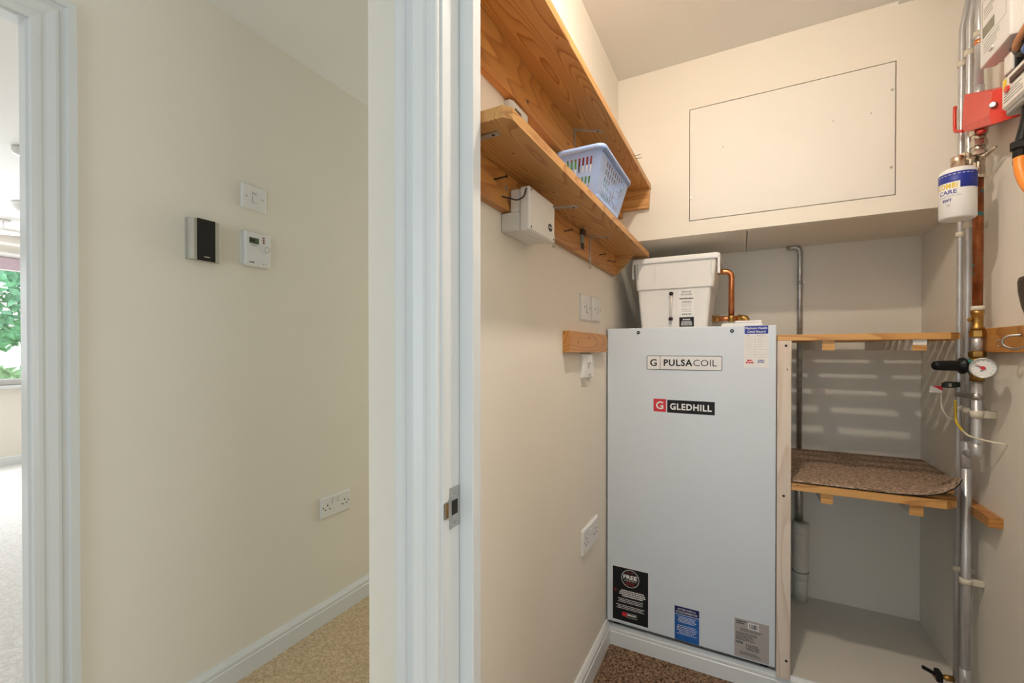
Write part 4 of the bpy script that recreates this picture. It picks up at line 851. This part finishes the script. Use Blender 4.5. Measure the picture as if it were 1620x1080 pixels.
MB().tube(fillet([(AX, PY, 0.885), (AX, PY, 0.848), (AX, 1.752, 0.846)], 0.018, 6), 0.0128, 16).build('elbow', SILVERP, p3)
clip(p3, AX, PY, 0.968, 0.0115, CREAMPL, 0.02)
# earth clamp with tag and wires
ec = thing('earth_clamp', (AX - 0.02, 1.75, 1.0), 'metal earth clamp with red and white tag strapped around the pipes', 'clamp')
mb = MB(); mb.lathe((AX, PY, 1.010), (0, 0, 1), [(0, 0.0113), (0.0003, 0.0132), (0.0167, 0.0132), (0.017, 0.0113)], 20); mb.obox((AX - 0.016, PY + 0.03, 1.0185), (0.25, -0.95, 0), (0, 0, 1), (0.95, 0.25, 0), 0.036, 0.0075, 0.0012); mb.build('strap', STEEL, ec)
MB().obox((0.578, 1.825, 1.045), (1, 0, 0), (0, 1, 0), (0, 0, 1), 0.016, 0.012, 0.008, 0.002).obox((0.560, 1.79, 1.044), (1, 0.3, 0), (-0.3, 1, 0), (0, 0, 1), 0.014, 0.010, 0.0075, 0.002).build('connector', mat('dark_green_black', (0.012, 0.022, 0.02), 0.4, noise=0.2), ec)
MB().obox((0.556, 1.787, 1.0455), (1, 0.3, 0), (-0.3, 1, 0), (0, 0, 1), 0.004, 0.0108, 0.005).build('terminal', STEEL, ec)
tg = Plane((0.518, 1.80, 1.020), (0.94, -0.10, 0.0), (0.10, 0, 1))
mb = MB(); tg.rect(mb, 0, 0.029, 0, 0.021, 0, 0.001); tagp = mb.build('tag', PAPER, ec)
mb = MB(); mb.prism([tg.p(0.004, 0.021, 0.001), tg.p(0.029, 0.021, 0.001), tg.p(0.029, 0.006, 0.001)], tg.n * 0.0004); mb.build('red_corner', INKR, tagp)
MB().tube(spline([(0.549, 1.81, 1.02), (0.549, 1.81, 0.99), (0.553, 1.81, 0.966), (0.566, 1.815, 0.944), (0.580, 1.815, 0.936)]), 0.0026, 8).build('wire', CREAMW, ec)
MB().tube(spline([(0.575, 1.79, 1.0), (0.574, 1.785, 0.965), (0.574, 1.78, 0.937), (0.577, 1.765, 0.922), (0.577, 1.745, 0.914)]), 0.0032, 8).build('yellow_wire', YELLOWW, ec)
MB().tube(spline([(0.577, 1.745, 0.914), (0.580, 1.71, 0.905), (0.60, 1.68, 0.900), (0.634, 1.655, 0.896)]), 0.0026, 8).build('wire', CREAMW, ec)
# drain cock low on the thin pipe
dc = thing('drain_cock', (0.575, 1.83, 0.12), 'small black drain cock low on the thin silver pipe', 'valve')
MB().lathe((0.590, 1.838, 0.125), (-1, -0.15, 0.02), [(0, 0.009), (0.02, 0.009), (0.022, 0.006), (0.05, 0.006)], 14).build('body', BRASS, dc)
MB().obox((0.553, 1.832, 0.128), (1, 0, 0), (0, 1, 0), (0, 0, 1), 0.008, 0.016, 0.016, 0.004).obox((0.53, 1.829, 0.138), (1, 0, -0.4), (0, 1, 0), (0.4, 0, 1), 0.018, 0.005, 0.005, 0.002).build('tap_head', BLACK, dc)

# ---------------------------------------------------------------- filter canister
cc = Vector((0.531, 1.648, 1.512)); CR = 0.0385
can = thing('filter_canister', cc, 'white and blue limescale filter can hanging from the brass elbow', 'canister')
MB().lathe(cc, (0, 0, 1), [(0, 0.030), (0.001, CR - 0.003), (0.005, CR), (0.128, CR), (0.133, CR - 0.002), (0.139, 0.030), (0.142, 0.016)], 40).build('body', INKW, can)
MB().lathe(cc + Vector((0, 0, 0.080)), (0, 0, 1), [(0, CR + 0.0003), (0.0001, CR + 0.0005), (0.0440, CR + 0.0005), (0.0441, CR + 0.0003)], 40).build('blue_band', INKBL, can)
toc = Vector((0, 0, 0)) - cc; a0 = math.atan2(toc.y, toc.x)
def wrap_at(shift):
    def f(x, y, h):
        a = a0 + shift + x / CR; return Vector((cc.x + (CR + h) * math.cos(a), cc.y + (CR + h) * math.sin(a), cc.z + y))
    return f
mb = MB(); f = wrap_at(0)
def patch(mb, x0, x1, y0, y1, h, n=14):
    mb.loft([[f(x0 + (x1 - x0) * k / n, y0, h) for k in range(n + 1)], [f(x0 + (x1 - x0) * k / n, y1, h) for k in range(n + 1)]], cap=False, closed=False)
patch(mb, -0.050, 0.005, 0.063, 0.098, 0.0009); mb.build('white_patch', INKW, can)
write(None, 'COMBI', 0.0, 0.082, 0.0130, INKY, can, 0.0012, width=0.046, spacing=1.12, bold=0.0006, align='RIGHT', wrap=f)
write(None, 'CARE', -0.001, 0.0665, 0.0105, INKBL, can, 0.0012, width=0.040, bold=0.00025, align='RIGHT', wrap=f)
write(None, 'BWT', -0.011, 0.046, 0.0070, INKBL, can, 0.0008, width=0.020, bold=0.0003, align='RIGHT', wrap=f)
mb = MB(); patch(mb, -0.042, 0.008, 0.0595, 0.0602, 0.0006); patch(mb, -0.022, -0.013, 0.036, 0.037, 0.0006, 4); patch(mb, -0.022, -0.014, 0.033, 0.0338, 0.0006, 4); mb.build('grey_print', INKG, can)
mb = MB()
for k in range(9): patch(mb, -0.045 + 0.009 * k, -0.0395 + 0.009 * k, 0.1175, 0.1190, 0.0009, 3)
mb.build('white_dashes', INKW, can)
MB().lathe(cc + Vector((0, 0, 0.140)), (0, 0, 1), [(0, 0.009), (0.006, 0.009), (0.008, 0.0145), (0.032, 0.0150), (0.034, 0.013)], 20).build('cap_elbow', mat('champagne_nickel', (0.60, 0.46, 0.34), 0.3, 1.0, noise=0.1), can)
MB().lathe(cc + Vector((0.012, 0.008, 0.180 - 0.02)), (0.73, 0.69, 0), [(0, 0.010), (0.012, 0.010), (0.013, 0.0135), (0.024, 0.0135), (0.025, 0.010)], 6, False).build('nut', NICKEL, can)

# ---------------------------------------------------------------- red lever cover
rc = thing('red_valve_cover', (0.575, 1.62, 1.74), 'bright red moulded valve cover with a lever strip', 'valve cover')
MB().loft([[Vector(p) for p in ((0.572, 1.732, 1.782), (0.560, 1.545, 1.722), (0.618, 1.530, 1.728), (0.622, 1.732, 1.785))],
           [Vector(p) for p in ((0.568, 1.738, 1.800), (0.556, 1.545, 1.745), (0.620, 1.528, 1.748), (0.624, 1.738, 1.800))],
           [Vector(p) for p in ((0.572, 1.735, 1.892), (0.562, 1.545, 1.806), (0.620, 1.530, 1.806), (0.624, 1.735, 1.892))]]).build('body', RED, rc)
MB().tube(spline([(0.574, 1.800, 1.890), (0.574, 1.804, 1.880), (0.574, 1.804, 1.855), (0.574, 1.803, 1.828), (0.574, 1.795, 1.812), (0.576, 1.75, 1.793)]), 0.0045, 8).build('lever', RED, rc)
MB().lathe((0.573, 1.63, 1.742), (0.0, 0.25, -1), [(0, 0.010), (0.008, 0.008)], 12).build('boss', RED, rc)
MB().lathe((0.563, 1.543, 1.768), (-0.5, -0.85, 0), [(0, 0.0075), (0.006, 0.0075), (0.009, 0.005)], 14).build('screw', STEEL, rc)

# ---------------------------------------------------------------- programmer and the fittings at the right edge
tm = thing('heating_programmer', (0.60, 1.55, 1.905), 'white heating programmer box with grey display at the top right', 'programmer')
MB().box(0.602, RX, 1.475, 1.638, 1.915, 2.10, 0.004).build('back_box', PLASTIC, tm)
MB().box(0.568, 0.601, 1.482, 1.632, 1.905, 2.095, 0.005, 2).build('front_cover', PLASTIC, tm)
pm = Plane((0.568, 0, 0), (0, -1, 0), (0, 0, 1))
mb = MB(); pm.rect(mb, -1.614, -1.556, 1.977, 2.004, 0, 0.0008); mb.build('display', LCD2, tm)
mb = MB(); pm.ring(mb, -1.618, -1.500, 1.968, 2.075, 0.003, 0.0008, 0, 0.0004); pm.lines(mb, -1.61, -1.55, 2.020, 2.05, 4, 0, 0.0004, 0.3); pm.lines(mb, -1.61, -1.52, 1.93, 1.96, 4, 0, 0.0004, 0.25); mb.build('printed_words', INKG, tm)
MB().obox((0.5655, 1.565, 1.925), (0, 1, 0), (0, 0, 1), (1, 0, 0), 0.010, 0.004, 0.003, 0.001).build('button', PLASTIC, tm)
va = thing('valve_actuator', (0.60, 1.46, 1.70), 'grey-white motorised valve head with printed label beside the red cover', 'valve head')
MB().box(0.566, 0.630, 1.395, 1.515, 1.735, 1.815, 0.006).build('housing', PLASTIC2, va)
pa = Plane((0.566, 0, 0), (0, -1, 0), (0, 0, 1))
mb = MB(); pa.lines(mb, -1.50, -1.42, 1.745, 1.772, 4, 0, 0.0006, 0.3); mb.build('printed_words', INKG, va)
mb = MB(); pa.rect(mb, -1.505, -1.490, 1.782, 1.806, 0, 0.0008); mb.build('yellow_mark', INKY, va)
mb = MB(); pa.disc(mb, -1.483, 1.777, 0.008, 0, 0.004, 14); mb.build('red_button', RED, va)
mb = MB(); mb.box(0.562, 0.569, 1.40, 1.468, 1.783, 1.796); mb.build('copper_strip', mat('dark_copper', (0.07, 0.02, 0.012), 0.4, 0.6, noise=0.2), va)
MB().box(0.570, 0.625, 1.41, 1.505, 1.718, 1.734, 0.004).build('lower_lip', mat('grey_plastic', (0.30, 0.29, 0.28), 0.45, noise=0.05), va)
jb = thing('junction_box', (0.60, 1.50, 1.83), 'small white junction box framed in black under the programmer', 'junction box')
MB().box(0.585, RX, 1.500, 1.545, 1.828, 1.885, 0.002).build('frame', BLACK, jb)
MB().box(0.580, 0.588, 1.505, 1.540, 1.833, 1.879, 0.002).build('front', PLASTIC2, jb)
cb = thing('cable_bundle', (0.59, 1.45, 1.83), 'tangle of black, brown and blue cables under the programmer', 'cable')
for k, (m, pts) in enumerate(((BLACK, [(0.60, 1.55, 1.90), (0.585, 1.50, 1.875), (0.58, 1.46, 1.845), (0.585, 1.40, 1.85)]), (BLACK, [(0.60, 1.50, 1.905), (0.58, 1.46, 1.88), (0.575, 1.42, 1.855), (0.585, 1.36, 1.86)]), (BLACK, [(0.60, 1.47, 1.90), (0.585, 1.44, 1.86), (0.58, 1.42, 1.83), (0.59, 1.38, 1.82)]),
                              (mat('brown_cable', (0.45, 0.20, 0.09), 0.5, noise=0.1), [(0.59, 1.475, 1.872), (0.570, 1.455, 1.858), (0.566, 1.43, 1.868), (0.575, 1.38, 1.90)]), (mat('blue_cable', (0.10, 0.22, 0.55), 0.5, noise=0.1), [(0.59, 1.45, 1.84), (0.572, 1.425, 1.838), (0.575, 1.38, 1.845)]), (BLACK, [(0.60, 1.44, 1.84), (0.58, 1.43, 1.825), (0.575, 1.40, 1.83), (0.58, 1.36, 1.835)]))):
    MB().tube(spline(pts), 0.0075 if k != 3 else 0.009, 8).build('cable', m, cb)
oh = thing('orange_hose', (0.58, 1.42, 1.48), 'bright orange hose on a black connector below the valve head', 'hose')
MB().tube(spline([(0.590, 1.455, 1.725), (0.585, 1.452, 1.68), (0.578, 1.455, 1.64), (0.575, 1.452, 1.615)]), 0.011, 10).build('black_tail', BLACK, oh)
MB().lathe((0.576, 1.455, 1.638), (-0.02, -0.02, -1), [(0, 0.014), (0.003, 0.0175), (0.018, 0.0175), (0.021, 0.013), (0.052, 0.0125)], 8, False).build('black_nut', BLACK, oh)
MB().tube(spline([(0.575, 1.452, 1.598), (0.575, 1.445, 1.565), (0.577, 1.428, 1.53), (0.582, 1.40, 1.495), (0.588, 1.36, 1.462), (0.595, 1.32, 1.44)]), 0.0125, 14).build('hose', ORANGE, oh)
bt = thing('treatment_bottle', (0.60, 1.395, 1.57), 'upright cylinder with yellow and blue label at the right edge', 'bottle')
MB().lathe((0.603, 1.395, 1.57), (0, 0, 1), [(0, 0.022), (0.003, 0.026), (0.10, 0.026), (0.115, 0.014), (0.13, 0.012)], 24).build('body', INKW, bt)
MB().lathe((0.603, 1.395, 1.582), (0, 0, 1), [(0, 0.0262), (0.0001, 0.0265), (0.045, 0.0265), (0.0451, 0.0262)], 24).build('blue_label', INKBL, bt)
MB().lathe((0.603, 1.395, 1.627), (0, 0, 1), [(0, 0.0262), (0.0001, 0.0265), (0.028, 0.0265), (0.0281, 0.0262)], 24).build('yellow_label', INKY, bt)
MB().lathe((0.603, 1.395, 1.5725), (0, 0, 1), [(0, 0.0262), (0.0001, 0.0265), (0.008, 0.0265), (0.0081, 0.0262)], 24).build('yellow_edge', INKY, bt)
# batten on the right wall with hook
rb = thing('wall_batten', (RX - 0.011, 1.5, 1.144), 'orange pine batten with a chrome hook on the right wall', 'batten')
MB().box(RX - 0.021, RX, 0.95, 1.765, 1.144, 1.212, 0.0012).build('timber', PINEY3, rb)
pr_ = Plane((RX - 0.021, 0, 0), (0, -1, 0), (0, 0, 1))
for z in (1.176, 1.162): screw(pr_, -1.652, z, 0.0042 if z > 1.17 else 0.0025, rb, STEEL, -0.0003, 0.0012)
MB().tube(spline([(RX - 0.021, 1.540, 1.188), (RX - 0.040, 1.552, 1.186), (RX - 0.048, 1.560, 1.174), (RX - 0.044, 1.555, 1.160), (RX - 0.035, 1.535, 1.154), (RX - 0.03, 1.51, 1.158)]), 0.0030, 8).build('hook', STEEL, rb)
lb_ = thing('wall_batten', (RX - 0.015, 1.72, 0.66), 'small pine batten end low on the right wall behind the pipes', 'batten')
MB().box(RX - 0.030, RX, 1.672, 2.29, 0.662, 0.690, 0.001).build('timber', PINEY3, lb_)
hp = thing('hanging_pouch', (0.595, 1.44, 1.20), 'dark brown tapering leather pouch hanging above the right batten', 'pouch')
lo = []
for z, hw, ht in ((1.205, 0.010, 0.006), (1.225, 0.024, 0.012), (1.255, 0.044, 0.017), (1.29, 0.056, 0.02), (1.315, 0.060, 0.02), (1.325, 0.058, 0.017)):
    lo.append([Vector((0.606 + ht * math.cos(2 * math.pi * k / 20), 1.462 + hw * math.sin(2 * math.pi * k / 20), z)) for k in range(20)])
MB().loft(lo, smooth=True).build('body', LEATHER, hp)
MB().lathe((0.606, 1.470, 1.207), (0, 0, -1), [(0, 0.008), (0.006, 0.010), (0.012, 0.006)], 12).build('tip', BLACK, hp)
MB().tube(spline([(0.606, 1.44, 1.322), (0.612, 1.455, 1.36), (0.634, 1.462, 1.385)]), 0.003, 8).build('cord', BLACK, hp)
